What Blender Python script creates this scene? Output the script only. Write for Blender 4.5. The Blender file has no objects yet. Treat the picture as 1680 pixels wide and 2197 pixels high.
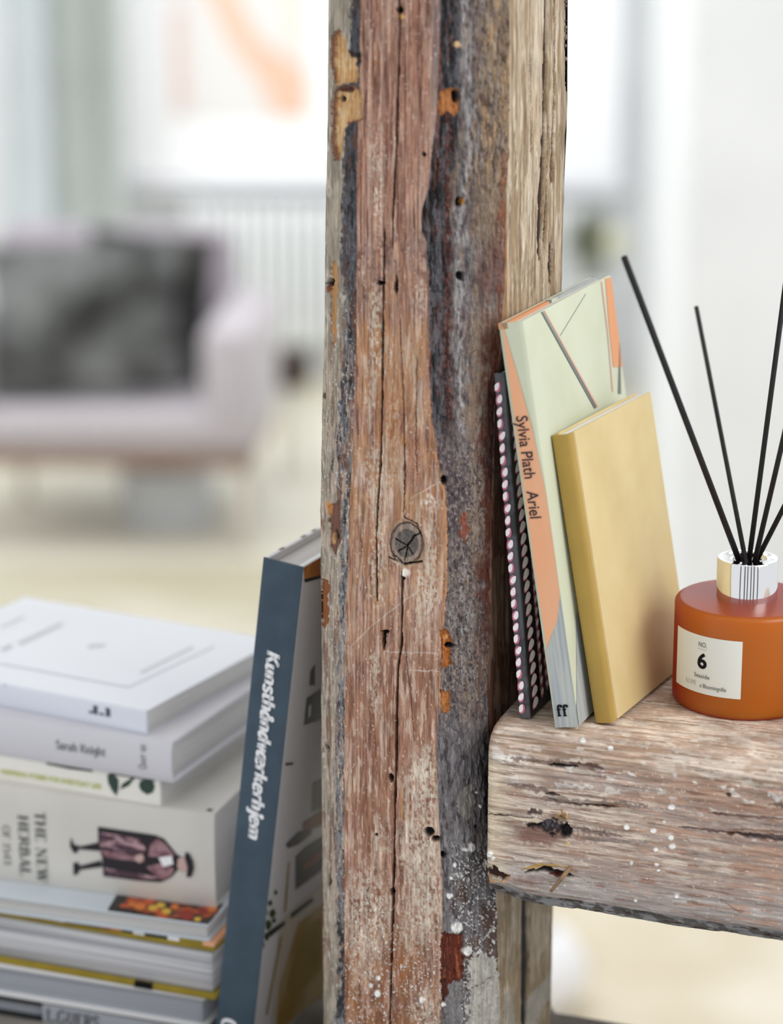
import bpy, bmesh, math, random
import numpy as np
from mathutils import Vector, Matrix
random.seed(7)
R = math.radians
SC = bpy.context.scene
COL = SC.collection

# ------------------------------------------------------------------ camera
F, PITCH, CAMZ = 5187.0, R(15.0), 2.0          # focal length in px of the 1680x2197 frame
cam_d = bpy.data.cameras.new('camera'); cam = bpy.data.objects.new('camera', cam_d); COL.objects.link(cam)
cam.location = (0, 0, CAMZ); cam.rotation_euler = (R(90) - PITCH, 0, 0)
cam_d.sensor_fit = 'VERTICAL'; cam_d.sensor_height = 36.0; cam_d.lens = F / 2197.0 * 36.0
cam_d.clip_start = 0.05; cam_d.clip_end = 60
cam_d.dof.use_dof = True; cam_d.dof.focus_distance = 1.178; cam_d.dof.aperture_fstop = 4.2
SC.camera = cam
SC.view_settings.view_transform = 'Standard'; SC.view_settings.look = 'None'
SC.view_settings.exposure = 0.0; SC.view_settings.gamma = 1.0; SC.view_settings.use_curve_mapping = False

# ------------------------------------------------------------------ world and lights
wd = bpy.data.worlds.new('world'); SC.world = wd; wd.use_nodes = True
wd.node_tree.nodes['Background'].inputs[0].default_value = (0.97, 0.985, 1.0, 1)
wd.node_tree.nodes['Background'].inputs[1].default_value = 0.84

def area(name, loc, target, sx, sy, power, col=(1, 1, 1)):
    l = bpy.data.lights.new(name, 'AREA'); l.shape = 'RECTANGLE'; l.size = sx; l.size_y = sy
    l.energy = power; l.color = col
    o = bpy.data.objects.new(name, l); COL.objects.link(o); o.location = loc
    o.rotation_euler = (Vector(target) - Vector(loc)).to_track_quat('-Z', 'Y').to_euler()
    return o
area('added_key_over_post', (1.7, -0.1, 3.0), (0.05, 1.15, 1.55), 1.6, 1.2, 34, (1, 0.99, 0.97))  # added soft area key from the upper right; no window is built there
area('added_fill_side', (-2.6, 1.6, 2.8), (0.0, 1.2, 1.6), 1.4, 1.4, 7, (0.93, 0.97, 1.0))  # added weak fill from the left, without a real source
area('room_fill_overhead', (-0.6, 7.2, 3.5), (-0.6, 7.4, 0), 3.4, 3.4, 84, (0.97, 0.99, 1.0))  # added overhead fill that brightens the room; the ceiling has no opening
area('room_fill_side', (-3.3, 6.4, 2.1), (1.0, 8.6, 1.2), 1.8, 2.0, 44, (0.96, 0.98, 1.0))  # added side fill for the far room; the left wall has no window
area('room_fill_front', (0.3, 3.9, 3.5), (0.4, 5.2, 0), 2.6, 2.0, 44, (1.0, 0.99, 0.96))  # added fill over the near floor, no skylight above it

# ------------------------------------------------------------------ maths helpers
cP, sP = math.cos(PITCH), math.sin(PITCH)
def proj(x, y, z):
    zz = z - CAMZ; d = y * cP - zz * sP; u = y * sP + zz * cP
    return 840 + F * x / d, 1098.5 - F * u / d
def ray(X, Y):
    a = (X - 840) / F; b = -(Y - 1098.5) / F
    return Vector((a, cP + b * sP, -sP + b * cP))
def on_z(X, Y, z): r = ray(X, Y); return Vector((0, 0, CAMZ)) + r * ((z - CAMZ) / r.z)
def on_y(X, Y, y): r = ray(X, Y); return Vector((0, 0, CAMZ)) + r * (y / r.y)
def lin(h):
    if isinstance(h, str):
        h = h.lstrip('#'); h = [int(h[i:i + 2], 16) / 255 for i in (0, 2, 4)]
    return tuple(c / 12.92 if c <= .04045 else ((c + .055) / 1.055) ** 2.4 for c in h)

# ------------------------------------------------------------------ object helpers
def link(name, me, parent=None, mats=()):
    for m in mats: me.materials.append(m)
    o = bpy.data.objects.new(name, me); COL.objects.link(o)
    if parent: o.parent = parent
    return o
def tag(o, label=None, cat=None, group=None, kind=None):
    if label: o['label'] = label
    if cat: o['category'] = cat
    if group: o['group'] = group
    if kind: o['kind'] = kind
    return o
def empty(name, mat): 
    o = bpy.data.objects.new(name, None); COL.objects.link(o); o.matrix_world = mat; o.empty_display_size = .02
    return o
def mesh_from(name, vs, fs):
    me = bpy.data.meshes.new(name); me.from_pydata([tuple(v) for v in vs], [], fs); me.update(); return me
def box_bm(bm, x0, x1, y0, y1, z0, z1):
    v = [bm.verts.new((x, y, z)) for x in (x0, x1) for y in (y0, y1) for z in (z0, z1)]
    for f in ((0, 1, 3, 2), (4, 6, 7, 5), (0, 4, 5, 1), (2, 3, 7, 6), (0, 2, 6, 4), (1, 5, 7, 3)):
        bm.faces.new([v[i] for i in f])
    return v
def box(name, x0, x1, y0, y1, z0, z1, m, parent=None, bev=0, seg=2):
    bm = bmesh.new(); box_bm(bm, x0, x1, y0, y1, z0, z1)
    if bev: bmesh.ops.bevel(bm, geom=bm.edges[:], offset=bev, segments=seg, affect='EDGES', profile=.5)
    me = bpy.data.meshes.new(name); bm.to_mesh(me); bm.free()
    if bev:
        for p in me.polygons: p.use_smooth = True
        o = link(name, me, parent, [m])
        try: me.set_sharp_from_angle(angle=R(45))
        except Exception: pass
        return o
    return link(name, me, parent, [m])
def lathe(name, prof, m, parent=None, seg=96, center=(0, 0, 0)):
    vs = []; fs = []; n = len(prof)
    for i in range(seg):
        a = 2 * math.pi * i / seg
        for r, z in prof: vs.append((center[0] + r * math.cos(a), center[1] + r * math.sin(a), center[2] + z))
    for i in range(seg):
        j = (i + 1) % seg
        for k in range(n - 1): fs.append((i * n + k, j * n + k, j * n + k + 1, i * n + k + 1))
    me = mesh_from(name, vs, fs); bm = bmesh.new(); bm.from_mesh(me)
    bmesh.ops.remove_doubles(bm, verts=bm.verts[:], dist=1e-6); bmesh.ops.recalc_face_normals(bm, faces=bm.faces[:])
    bm.to_mesh(me); bm.free()
    for p in me.polygons: p.use_smooth = True
    try: me.set_sharp_from_angle(angle=R(50))
    except Exception: pass
    return link(name, me, parent, [m])
def rod(name, a, b, r, m, parent=None, seg=10, r2=None):
    a = Vector(a); b = Vector(b); q = (b - a).to_track_quat('Z', 'Y'); L = (b - a).length; r2 = r if r2 is None else r2
    vs = []
    for z, rr in ((0, r), (L, r2)):
        for i in range(seg):
            t = 2 * math.pi * i / seg; vs.append(a + q @ Vector((rr * math.cos(t), rr * math.sin(t), z)))
    fs = [(i, (i + 1) % seg, seg + (i + 1) % seg, seg + i) for i in range(seg)]
    fs += [tuple(range(seg))[::-1], tuple(range(seg, 2 * seg))]
    me = mesh_from(name, vs, fs)
    for p in me.polygons: p.use_smooth = len(p.vertices) == 4
    return link(name, me, parent, [m])

# ------------------------------------------------------------------ materials
def mat(name, col, rough=.6, var=None, vs=20.0, vstretch=(1, 1, 1), bump=0, bs=200.0, bstretch=(1, 1, 1), metal=0, spec=.5, contrast=(.35, .65), sheen=0):
    m = bpy.data.materials.new(name); m.use_nodes = True; nt = m.node_tree; N = nt.nodes; b = N['Principled BSDF']
    b.inputs['Roughness'].default_value = rough; b.inputs['Metallic'].default_value = metal
    b.inputs['Specular IOR Level'].default_value = spec
    c = (*lin(col), 1); b.inputs['Base Color'].default_value = c
    if sheen: b.inputs['Sheen Weight'].default_value = sheen
    tc = N.new('ShaderNodeTexCoord')
    def noise(scale, st, det=5):
        mp = N.new('ShaderNodeMapping'); mp.inputs['Scale'].default_value = st; nt.links.new(tc.outputs['Object'], mp.inputs[0])
        n = N.new('ShaderNodeTexNoise'); n.inputs['Scale'].default_value = scale; n.inputs['Detail'].default_value = det
        nt.links.new(mp.outputs[0], n.inputs['Vector']); return n
    if var:
        n = noise(vs, vstretch); r = N.new('ShaderNodeValToRGB')
        r.color_ramp.elements[0].position = contrast[0]; r.color_ramp.elements[1].position = contrast[1]
        r.color_ramp.elements[0].color = c; r.color_ramp.elements[1].color = (*lin(var), 1)
        nt.links.new(n.outputs[0], r.inputs[0]); nt.links.new(r.outputs[0], b.inputs['Base Color'])
    if bump:
        n = noise(bs, bstretch, 3); bp = N.new('ShaderNodeBump'); bp.inputs['Strength'].default_value = 1; bp.inputs['Distance'].default_value = bump
        nt.links.new(n.outputs[0], bp.inputs['Height']); nt.links.new(bp.outputs[0], b.inputs['Normal'])
    return m
def wood_mat(name, stretch):
    m = bpy.data.materials.new(name); m.use_nodes = True; nt = m.node_tree; N = nt.nodes; b = N['Principled BSDF']
    b.inputs['Roughness'].default_value = .72; b.inputs['Specular IOR Level'].default_value = .35
    at = N.new('ShaderNodeAttribute'); at.attribute_name = 'Col'
    tc = N.new('ShaderNodeTexCoord'); mp = N.new('ShaderNodeMapping'); mp.inputs['Scale'].default_value = stretch
    nt.links.new(tc.outputs['Object'], mp.inputs[0])
    n = N.new('ShaderNodeTexNoise'); n.inputs['Scale'].default_value = 1; n.inputs['Detail'].default_value = 6; n.inputs['Roughness'].default_value = .65
    nt.links.new(mp.outputs[0], n.inputs['Vector'])
    r = N.new('ShaderNodeMapRange'); r.inputs[1].default_value = .3; r.inputs[2].default_value = .7; r.inputs[3].default_value = .58; r.inputs[4].default_value = 1.4
    nt.links.new(n.outputs[0], r.inputs[0])
    mx = N.new('ShaderNodeVectorMath'); mx.operation = 'SCALE'
    nt.links.new(at.outputs['Color'], mx.inputs[0]); nt.links.new(r.outputs[0], mx.inputs['Scale'])
    nt.links.new(mx.outputs[0], b.inputs['Base Color'])
    bp = N.new('ShaderNodeBump'); bp.inputs['Distance'].default_value = .0005; bp.inputs['Strength'].default_value = .8
    nt.links.new(n.outputs[0], bp.inputs['Height']); nt.links.new(bp.outputs[0], b.inputs['Normal'])
    return m
def pages_mat(name, a, b_, axis_scale):
    return mat(name, a, .85, b_, 1.0, axis_scale, .0003, 1.0, axis_scale, contrast=(.35, .7), spec=.2)

M = {}
M['black_ink'] = mat('black_ink', '#0c0c10', .6, spec=.2)
M['white'] = mat('white_paper', '#f4f5f8', .55, spec=.3)
M['pages_stand'] = pages_mat('pages_standing', '#f2f0ee', '#d8d5d2', (2600, 8, 8))
M['pages_flat'] = pages_mat('pages_flat', '#dcdbd9', '#b5b3b2', (2200, 6, 6))
M['pages_sig'] = pages_mat('pages_signatures', '#e2e3e8', '#8c8d95', (420, 3, 3))
M['pages_grey'] = pages_mat('pages_grey', '#b4b8c1', '#9ca0a9', (1800, 5, 5))

# ------------------------------------------------------------------ numpy noise
def hash2(ix, iy, seed):
    h = (ix.astype(np.int64) * 374761393 + iy.astype(np.int64) * 668265263 + seed * 974634777) & 0xffffffff
    h = ((h ^ (h >> 13)) * 1274126177) & 0xffffffff
    return ((h ^ (h >> 16)) & 0xffff) / 65535.0
def vnoise(x, y, seed):
    ix = np.floor(x); iy = np.floor(y); fx = x - ix; fy = y - iy; fx = fx * fx * (3 - 2 * fx); fy = fy * fy * (3 - 2 * fy)
    a = hash2(ix, iy, seed); b = hash2(ix + 1, iy, seed); c = hash2(ix, iy + 1, seed); d = hash2(ix + 1, iy + 1, seed)
    return (a * (1 - fx) + b * fx) * (1 - fy) + (c * (1 - fx) + d * fx) * fy
def fbm(x, y, seed, oct=4):
    s = 0; a = .5; t = 0
    for i in range(oct):
        s = s + a * vnoise(x, y, seed + i * 17); t += a; a *= .55; x = x * 2.03; y = y * 2.03
    return s / t
def ss(a, b, x): t = np.clip((x - a) / (b - a), 0, 1); return t * t * (3 - 2 * t)
def inpoly(x, y, P):
    r = np.zeros(x.shape, bool); n = len(P); j = n - 1
    for i in range(n):
        xi, yi = P[i]; xj, yj = P[j]
        if yi != yj: r ^= ((yi > y) != (yj > y)) & (x < (xj - xi) * (y - yi) / (yj - yi) + xi)
        j = i
    return r
def curve(pts, Y):
    ys = [p[0] for p in pts]; xs = [p[1] for p in pts]; return np.interp(Y, ys, xs)

class Paint:
    """colour of a weathered timber surface, with some painted shade, in plane coordinates of that surface"""
    def __init__(s, X, Y):
        s.X = X; s.Y = Y; s.C = np.zeros((X.size, 3)); s.H = np.zeros(X.size)
        s.jx = (fbm(X / 9, Y / 9, 901, 3) - .5) * 16; s.jy = (fbm(X / 9, Y / 9, 902, 3) - .5) * 16
    def mix(s, col, m, h=0):
        c = np.array(lin(col)); m = np.clip(m, 0, 1)
        s.C += (c - s.C) * m[:, None]; s.H += h * m
    def poly(s, col, P, h=0, j=1.0, a=1.0):
        x0 = min(p[0] for p in P) - 20; x1 = max(p[0] for p in P) + 20; y0 = min(p[1] for p in P) - 20; y1 = max(p[1] for p in P) + 20
        k = np.where((s.X > x0) & (s.X < x1) & (s.Y > y0) & (s.Y < y1))[0]
        q = inpoly(s.X[k] + s.jx[k] * j, s.Y[k] + s.jy[k] * j, P) * a
        c = np.array(lin(col)); s.C[k] += (c - s.C[k]) * q[:, None]; s.H[k] += h * q
        return k, q
    def blob(s, col, x, y, rx, ry, h=0, soft=.4, j=.5, a=1.0, noise=0):
        k = np.where((abs(s.X - x) < rx * 1.7 + 8) & (abs(s.Y - y) < ry * 1.7 + 8))[0]
        d = np.sqrt(((s.X[k] + s.jx[k] * j - x) / rx) ** 2 + ((s.Y[k] + s.jy[k] * j - y) / ry) ** 2)
        q = (1 - ss(1 - soft, 1 + soft, d)) * a
        if noise: q = q * ss(.5 - noise * .2, .5 + noise * .2, fbm(s.X[k] / 4, s.Y[k] / 7, int(x), 3))
        c = np.array(lin(col)); s.C[k] += (c - s.C[k]) * q[:, None]; s.H[k] += h * q
    def line(s, col, pts, w, h=0, j=.25, a=1.0, horiz=False, taper=True):
        A, B = (s.X, s.Y) if horiz else (s.Y, s.X)
        p0 = [p[0] for p in pts] if horiz else [p[1] for p in pts]; p1 = [p[1] for p in pts] if horiz else [p[0] for p in pts]
        k = np.where((A >= min(p0)) & (A <= max(p0)))[0]
        if not len(k): return
        c0 = np.interp(A[k], p0, p1); jj = (s.jy if horiz else s.jx)[k] * j
        ww = w * (.6 + .8 * vnoise(A[k] / 25, A[k] * 0, int(p0[0]) + 5))
        if taper:
            e = np.minimum(A[k] - min(p0), max(p0) - A[k]); ww = ww * np.clip(e / 25 + .25, 0, 1)
        q = (1 - ss(.35, 1.1, abs(B[k] + jj - c0) / np.maximum(ww, .3))) * a
        c = np.array(lin(col)); s.C[k] += (c - s.C[k]) * q[:, None]; s.H[k] += h * q

def grid_mesh(name, P3, C, nr, nc, m, close=None):
    """P3 (nr*nc,3) row-major"""
    me = bpy.data.meshes.new(name); nv = nr * nc
    me.vertices.add(nv); me.vertices.foreach_set('co', P3.astype(np.float32).ravel())
    i = np.arange(nr - 1)[:, None] * nc + np.arange(nc - 1)[None, :]
    q = np.stack([i, i + 1, i + 1 + nc, i + nc], -1).reshape(-1, 4)
    nf = len(q); me.loops.add(nf * 4); me.polygons.add(nf)
    me.loops.foreach_set('vertex_index', q.ravel().astype(np.int32))
    me.polygons.foreach_set('loop_start', np.arange(0, nf * 4, 4, dtype=np.int32))
    me.polygons.foreach_set('loop_total', np.full(nf, 4, dtype=np.int32))
    me.polygons.foreach_set('use_smooth', np.ones(nf, bool))
    me.update(calc_edges=True)
    ca = me.color_attributes.new('Col', 'FLOAT_COLOR', 'POINT')
    ca.data.foreach_set('color', np.concatenate([np.clip(C, .002, 1), np.ones((nv, 1))], 1).astype(np.float32).ravel())
    me.validate()
    return link(name, me, None, [m])

# ------------------------------------------------------------------ levels
ZT = CAMZ - .402          # top of the cross beam
ZS = 1.370                # top of the sill board
YAW = R(20)
U = Vector((math.cos(YAW), -math.sin(YAW), 0)); V = Vector((math.sin(YAW), math.cos(YAW), 0))

# ================================================================== ROOM
M['wall'] = mat('white_plaster', '#eceef0', .9, '#e4e6e8', 3, bump=.002, bs=30, spec=.1)
M['floor'] = mat('pale_floor', '#cbc5b2', .8, '#dedbd0', .9, contrast=(.3, .7), spec=.2)
M['ceil'] = mat('ceiling_paint', '#eeeeee', .9)
WB = 9.6                    # back wall
def struct(o): o['kind'] = 'structure'; return o
struct(box('floor', -4, 4, 2.1, WB + .2, -.1, 0, M['floor']))
struct(box('wall_back', -4, 4, WB, WB + .2, 0, 3.8, M['wall']))
struct(box('wall_left', -4.2, -4, 2.1, WB + .2, 0, 3.8, M['wall']))
struct(box('ceiling', -4.2, 4, 2.1, WB + .2, 3.8, 3.9, M['ceil']))
# white partition on the right: side runs away from the viewer, front faces us
p_far = on_y(1372, 790, WB); p_near = on_z(1440, 1545, 0)
def prism(name, pts, z0, z1, m):
    n = len(pts); vs = [(x, y, z0) for x, y in pts] + [(x, y, z1) for x, y in pts]
    fs = [tuple(range(n))[::-1], tuple(range(n, 2 * n))] + [(i, (i + 1) % n, n + (i + 1) % n, n + i) for i in range(n)]
    return link(name, mesh_from(name, vs, fs), None, [m])
struct(prism('wall_right', [(p_near.x, p_near.y), (4, p_near.y), (4, WB), (p_far.x, WB)], 0, 3.8, M['wall']))
struct(box('baseboard_back', -4, .95, WB - .02, WB, 0, .12, M['wall']))
# knee wall that carries the timber frame
M['knee'] = mat('knee_wall_plaster', '#d9d6cf', .9, '#cbc7be', 6, bump=.001, bs=80)
# unseen dark piers added behind the viewer to stripe the chrome reflections (daylight comes in between them)
M['pier'] = mat('pier_paint', '#3a3c40', .8)
for i, x in enumerate((-2.6, -1.15, -.35, .55, 1.35, 2.6)):
    struct(box('reflection_pier' if i == 0 else 'reflection_pier.%03d' % i, x - .12, x + .12, -3.1, -2.9, 0, 3.8, M['pier']))

# ---- left curtains
M['curtain'] = mat('grey_curtain', '#c3c9cc', .85, '#b8bfc2', 8, (6, 6, 1), .001, 300, spec=.1)
M['curtain2'] = mat('green_grey_curtain', '#bcc2be', .85, '#b0b6b2', 8, (6, 6, 1), .001, 300, spec=.1)
def curtain(name, X0, X1, y, folds, m, amp, label):
    a = on_y(X0, 400, y).x; b = on_y(X1, 400, y).x; n = folds * 14; vs = []; fs = []
    for s_, th in ((0, 0), (1, .006)):
        for i in range(n + 1):
            t = i / n; x = a + (b - a) * t; yy = y + amp * math.sin(2 * math.pi * folds * t) + th
            for z in (.02, 1.2, 2.4, 3.3): vs.append((x, yy + .01 * math.sin(z * 3 + t * 9), z))
    o = 4 * (n + 1)
    for s_ in (0, 1):
        for i in range(n):
            for k in range(3):
                q = s_ * o + i * 4 + k; f = (q, q + 4, q + 5, q + 1); fs.append(f if s_ == 0 else f[::-1])
    for i in range(n):
        for k in (0, 3):
            q = i * 4 + k; fs.append((q, q + 4, q + 4 + o, q + o))
    me = mesh_from(name, vs, fs)
    for p in me.polygons: p.use_smooth = True
    ob = link(name, me, None, [m]); tag(ob, label, 'curtain'); return ob
curtain('curtain', 18, 128, 9.35, 1, M['curtain'], .035, 'light blue-grey curtain beside the bright strip at the far left wall')
curtain('curtain', 128, 268, 9.3, 2, M['curtain2'], .05, 'darker green-grey curtain next to the white framed picture')
rail = tag(rod('curtain_rail', (-2.6, 9.3, 3.33), (-1.0, 9.3, 3.33), .015, M['curtain2']), 'grey rail holding the curtains on the left', 'curtain rail')

# ---- framed pictures
M['frame'] = mat('white_frame', '#f3f4f8', .5)
M['mat_board'] = mat('white_mat', '#fbfbfd', .7)
M['art_bg'] = mat('art_paper', '#e6e3e1', .8)
M['art_pink'] = mat('art_pink', '#e7cfc8', .8); M['art_peach'] = mat('art_peach', '#e9c3ab', .8); M['art_cream'] = mat('art_cream', '#e6e1d6', .8)
def picture(name, X0, X1, Yb, y, art, label):
    a = on_y(X0, Yb, y); b = on_y(X1, Yb, y); w = b.x - a.x; h = 1.15
    r = empty(name, Matrix.Translation((a.x, y, a.z))); tag(r, label, 'picture', 'white framed pictures on the far wall')
    d = .07; fw = .035
    for q in ((0, w, 0, fw), (0, w, h - fw, h), (0, fw, fw, h - fw), (w - fw, w, fw, h - fw)):
        box('frame_rail', q[0], q[1], 0, d, q[2], q[3], M['frame'], r)
    box('mat_board', fw, w - fw, .02, .03, fw, h - fw, M['mat_board'], r)
    if art:
        k = w / (X1 - X0); X = lambda v: (v - X0) * k; Z = lambda v: (Yb - v) * k
        ab = box('art_print', X(372), X(664), .012, .02, Z(255), h - .2, M['art_bg'], r)
        def pl(nm, P, m, e):
            vs = [(X(x), .012 - e, Z(y_)) for x, y_ in P] + [(X(x), .012, Z(y_)) for x, y_ in P]; n = len(P)
            fs = [tuple(range(n)), tuple(range(n, 2 * n))[::-1]] + [(i, n + i, n + (i + 1) % n, (i + 1) % n) for i in range(n)]
            link(nm, mesh_from(nm, vs, fs), ab, [m])
        pl('painted_shape', [(440, -30), (500, -30), (560, 90), (640, 140), (662, 160), (662, 254), (590, 254), (560, 180), (500, 100)], M['art_peach'], .001)
        pl('painted_shape', [(374, 20), (402, 20), (408, 240), (374, 240)], M['art_pink'], .001)
        pl('painted_shape', [(600, -60), (660, -60), (660, 120), (620, 100)], M['art_cream'], .001)
    else:
        box('art_print', w * .2, w * .8, .012, .02, h * .3, h - .2, M['mat_board'], r)
    return r
picture('picture', 262, 770, 388, WB - .08, True, 'white framed picture with a peach diagonal shape on pale paper')
picture('picture', 822, 1332, 392, WB - .08, False, 'plain white framed picture right of the post, above the green plant')
# ledge below the pictures
struct(box('trim_1', on_y(255, 395, WB).x, on_y(1345, 395, WB).x, WB - .1, WB, on_y(800, 412, WB - .1).z, on_y(800, 396, WB - .1).z, M['frame']))

# ---- radiator
M['rad'] = mat('radiator_enamel', '#eef1f2', .4)
ra = on_y(400, 440, WB - .14); rb = on_y(1246, 440, WB - .14); rz0 = on_y(800, 740, WB - .14).z
rad = empty('radiator', Matrix.Translation((ra.x, WB - .16, rz0))); tag(rad, 'long white ribbed radiator under the pictures on the far wall', 'radiator')
rw = rb.x - ra.x; rh = ra.z - rz0; nrib = 30
rib0 = None
for i in range(nrib):
    if rib0 is None:
        rib0 = box('rib', 0, rw / nrib * .72, 0, .09, 0, rh, M['rad'], rad, .008); o = rib0
    else:
        o = rib0.copy(); COL.objects.link(o)
    o.location = (i * rw / nrib, 0, 0)
box('header_pipe', 0, rw, .03, .06, .03, .06, M['rad'], rad); box('header_pipe', 0, rw, .03, .06, rh - .06, rh - .03, M['rad'], rad)
box('foot', .05, .09, .02, .08, -rz0, 0, M['rad'], rad); box('foot', rw - .09, rw - .05, .02, .08, -rz0, 0, M['rad'], rad)

# ---- plant on a small white table by the radiator
tb = on_y(1282, 610, 9.1)
M['table'] = mat('table_white', '#e9e9e6', .5)
tab = empty('side_table', Matrix.Translation((tb.x, 9.1, 0))); tag(tab, 'small white side table behind the leaning books', 'table')
lathe('tabletop', [(0, tb.z - .03), (.09, tb.z - .03), (.095, tb.z - .015), (.09, tb.z), (0, tb.z)], M['table'], tab, 40)
rod('leg', (0, 0, .02), (0, 0, tb.z - .03), .02, M['table'], tab); lathe('base', [(0, 0), (.09, 0), (.08, .02), (0, .02)], M['table'], tab, 32)
M['vase'] = mat('vase_glaze', '#8f938a', .5); M['leafy'] = mat('grey_green_leaf', '#8b917c', .7, '#a9ad92', 30)
M['bloom'] = mat('cream_bloom', '#d9d8bd', .8)
va = empty('flower_vase', Matrix.Translation((tb.x - .03, 9.1, tb.z))); tag(va, 'grey-green vase of leaves with one cream bloom on the side table', 'vase')
lathe('vase_body', [(0, 0), (.035, 0), (.05, .04), (.045, .08), (.025, .11), (.03, .12), (.022, .118), (.018, .1), (0, .02)], M['vase'], va, 32)
def leafblob(nm, parent, m, n, rad_, cx, cy, cz, ls):
    vs = []; fs = []
    for i in range(n):
        d = Vector((random.gauss(0, 1), random.gauss(0, 1), random.gauss(0, 1))).normalized(); p = Vector((cx, cy, cz)) + d * rad_ * random.uniform(.4, 1)
        a = d.cross(Vector((random.random(), random.random(), 1))).normalized(); k = len(vs)
        vs += [p - d * ls, p + a * ls * .4 + d * ls * .1, p + d * ls, p - a * ls * .4 + d * ls * .1]; fs.append((k, k + 1, k + 2, k + 3))
    return link(nm, mesh_from(nm, vs, fs), parent, [m])
fo = leafblob('foliage', va, M['leafy'], 260, .085, -.005, 0, .17, .035); fo['kind'] = 'stuff'
for k in range(3): rod('stem', (0, 0, .03), (.02 * k - .02, .01 * k, .16), .003, M['leafy'], va, 6)
bm = bmesh.new(); bmesh.ops.create_icosphere(bm, subdivisions=3, radius=.055)
for v in bm.verts: v.co *= 1 + .12 * math.sin(v.co.x * 160) * math.sin(v.co.y * 140) ; v.co += Vector((.085, -.03, .16))
me = bpy.data.meshes.new('bloom'); bm.to_mesh(me); bm.free(); link('bloom', me, va, [M['bloom']])
rod('bloom_stem', (.01, 0, .06), (.1, -.015, .13), .004, M['leafy'], va, 6)

# ---- armchair
M['uph'] = mat('lilac_upholstery', '#bab4ba', .9, '#aea7ad', 30, bump=.001, bs=400, sheen=.3)
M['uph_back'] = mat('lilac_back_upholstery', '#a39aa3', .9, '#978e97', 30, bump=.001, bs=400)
M['dark_wood'] = mat('dark_wood', '#3a2414', .6, '#2a180a', 20)
M['pale_leg'] = mat('pale_leg', '#d2cbc0', .5); M['rail'] = mat('chair_rail_wood', '#8d7468', .5)
CY = 7.0
k7 = lambda X, Y, y=CY: on_y(X, Y, y)
c0 = k7(-125, 1190); c1 = k7(556, 1190); cw = c1.x - c0.x
ch = empty('armchair', Matrix.Translation((c0.x, CY, 0)) @ Matrix.Rotation(R(-4), 4, 'Z')); tag(ch, 'lilac upholstered armchair with pale legs holding two dark cushions', 'armchair')
sz0 = k7(300, 965).z; sz1 = k7(300, 862, CY + .1).z; bz = k7(300, 505, CY + .55).z; az = k7(500, 700).z
box('seat', .12, cw - .12, 0, .62, sz0, sz1, M['uph'], ch, .035, 4)
box('seat_rail', .02, cw - .02, .01, .64, sz0 - .05, sz0, M['rail'], ch, .008)
bm = bmesh.new(); vv = box_bm(bm, .02, cw - .06, .6, .74, sz0, bz)
for v in vv:
    if v.co.z > 1e-6 + sz0: v.co.y += .12; v.co.x += .02 if v.co.x < .3 else -.12
bmesh.ops.bevel(bm, geom=bm.edges[:], offset=.04, segments=4, affect='EDGES', profile=.5)
me = bpy.data.meshes.new('backrest'); bm.to_mesh(me); bm.free()
for p in me.polygons: p.use_smooth = True
link('backrest', me, ch, [M['uph_back']])
for nm, xa, xb in (('arm', 0, .13), ('arm', cw - .16, cw)):
    bm = bmesh.new(); vv = box_bm(bm, xa, xb, 0, .66, sz0, az)
    for v in vv:
        if v.co.z > sz0 + 1e-6 and v.co.y > .5: v.co.z += .02
    bmesh.ops.bevel(bm, geom=bm.edges[:], offset=.04, segments=4, affect='EDGES', profile=.5)
    me = bpy.data.meshes.new('arm'); bm.to_mesh(me); bm.free()
    for p in me.polygons: p.use_smooth = True
    link(nm, me, ch, [M['uph']])
for x, y in ((.09, .05), (cw - .05, .05), (.12, .62), (cw - .1, .62)):
    rod('leg', (x, y, 0), (x, y, sz0 - .04), .014, M['pale_leg'], ch, 12, .024)
# round wooden finial seen behind the arm: a small stool
st0 = k7(608, 790, 7.9)
stl = empty('stool', Matrix.Translation((st0.x + .02, 7.9, 0))); tag(stl, 'small dark wooden stool just right of the armchair', 'stool')
lathe('seat', [(0, st0.z - .04), (.06, st0.z - .06), (.072, st0.z - .02), (.066, st0.z + .06), (0, st0.z + .08)], M['dark_wood'], stl, 32)
for a in (0, 2.1, 4.2): rod('leg', (.05 * math.cos(a), .05 * math.sin(a), 0), (.02 * math.cos(a), .02 * math.sin(a), st0.z - .03), .009, M['pale_leg'], stl, 10)

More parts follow.
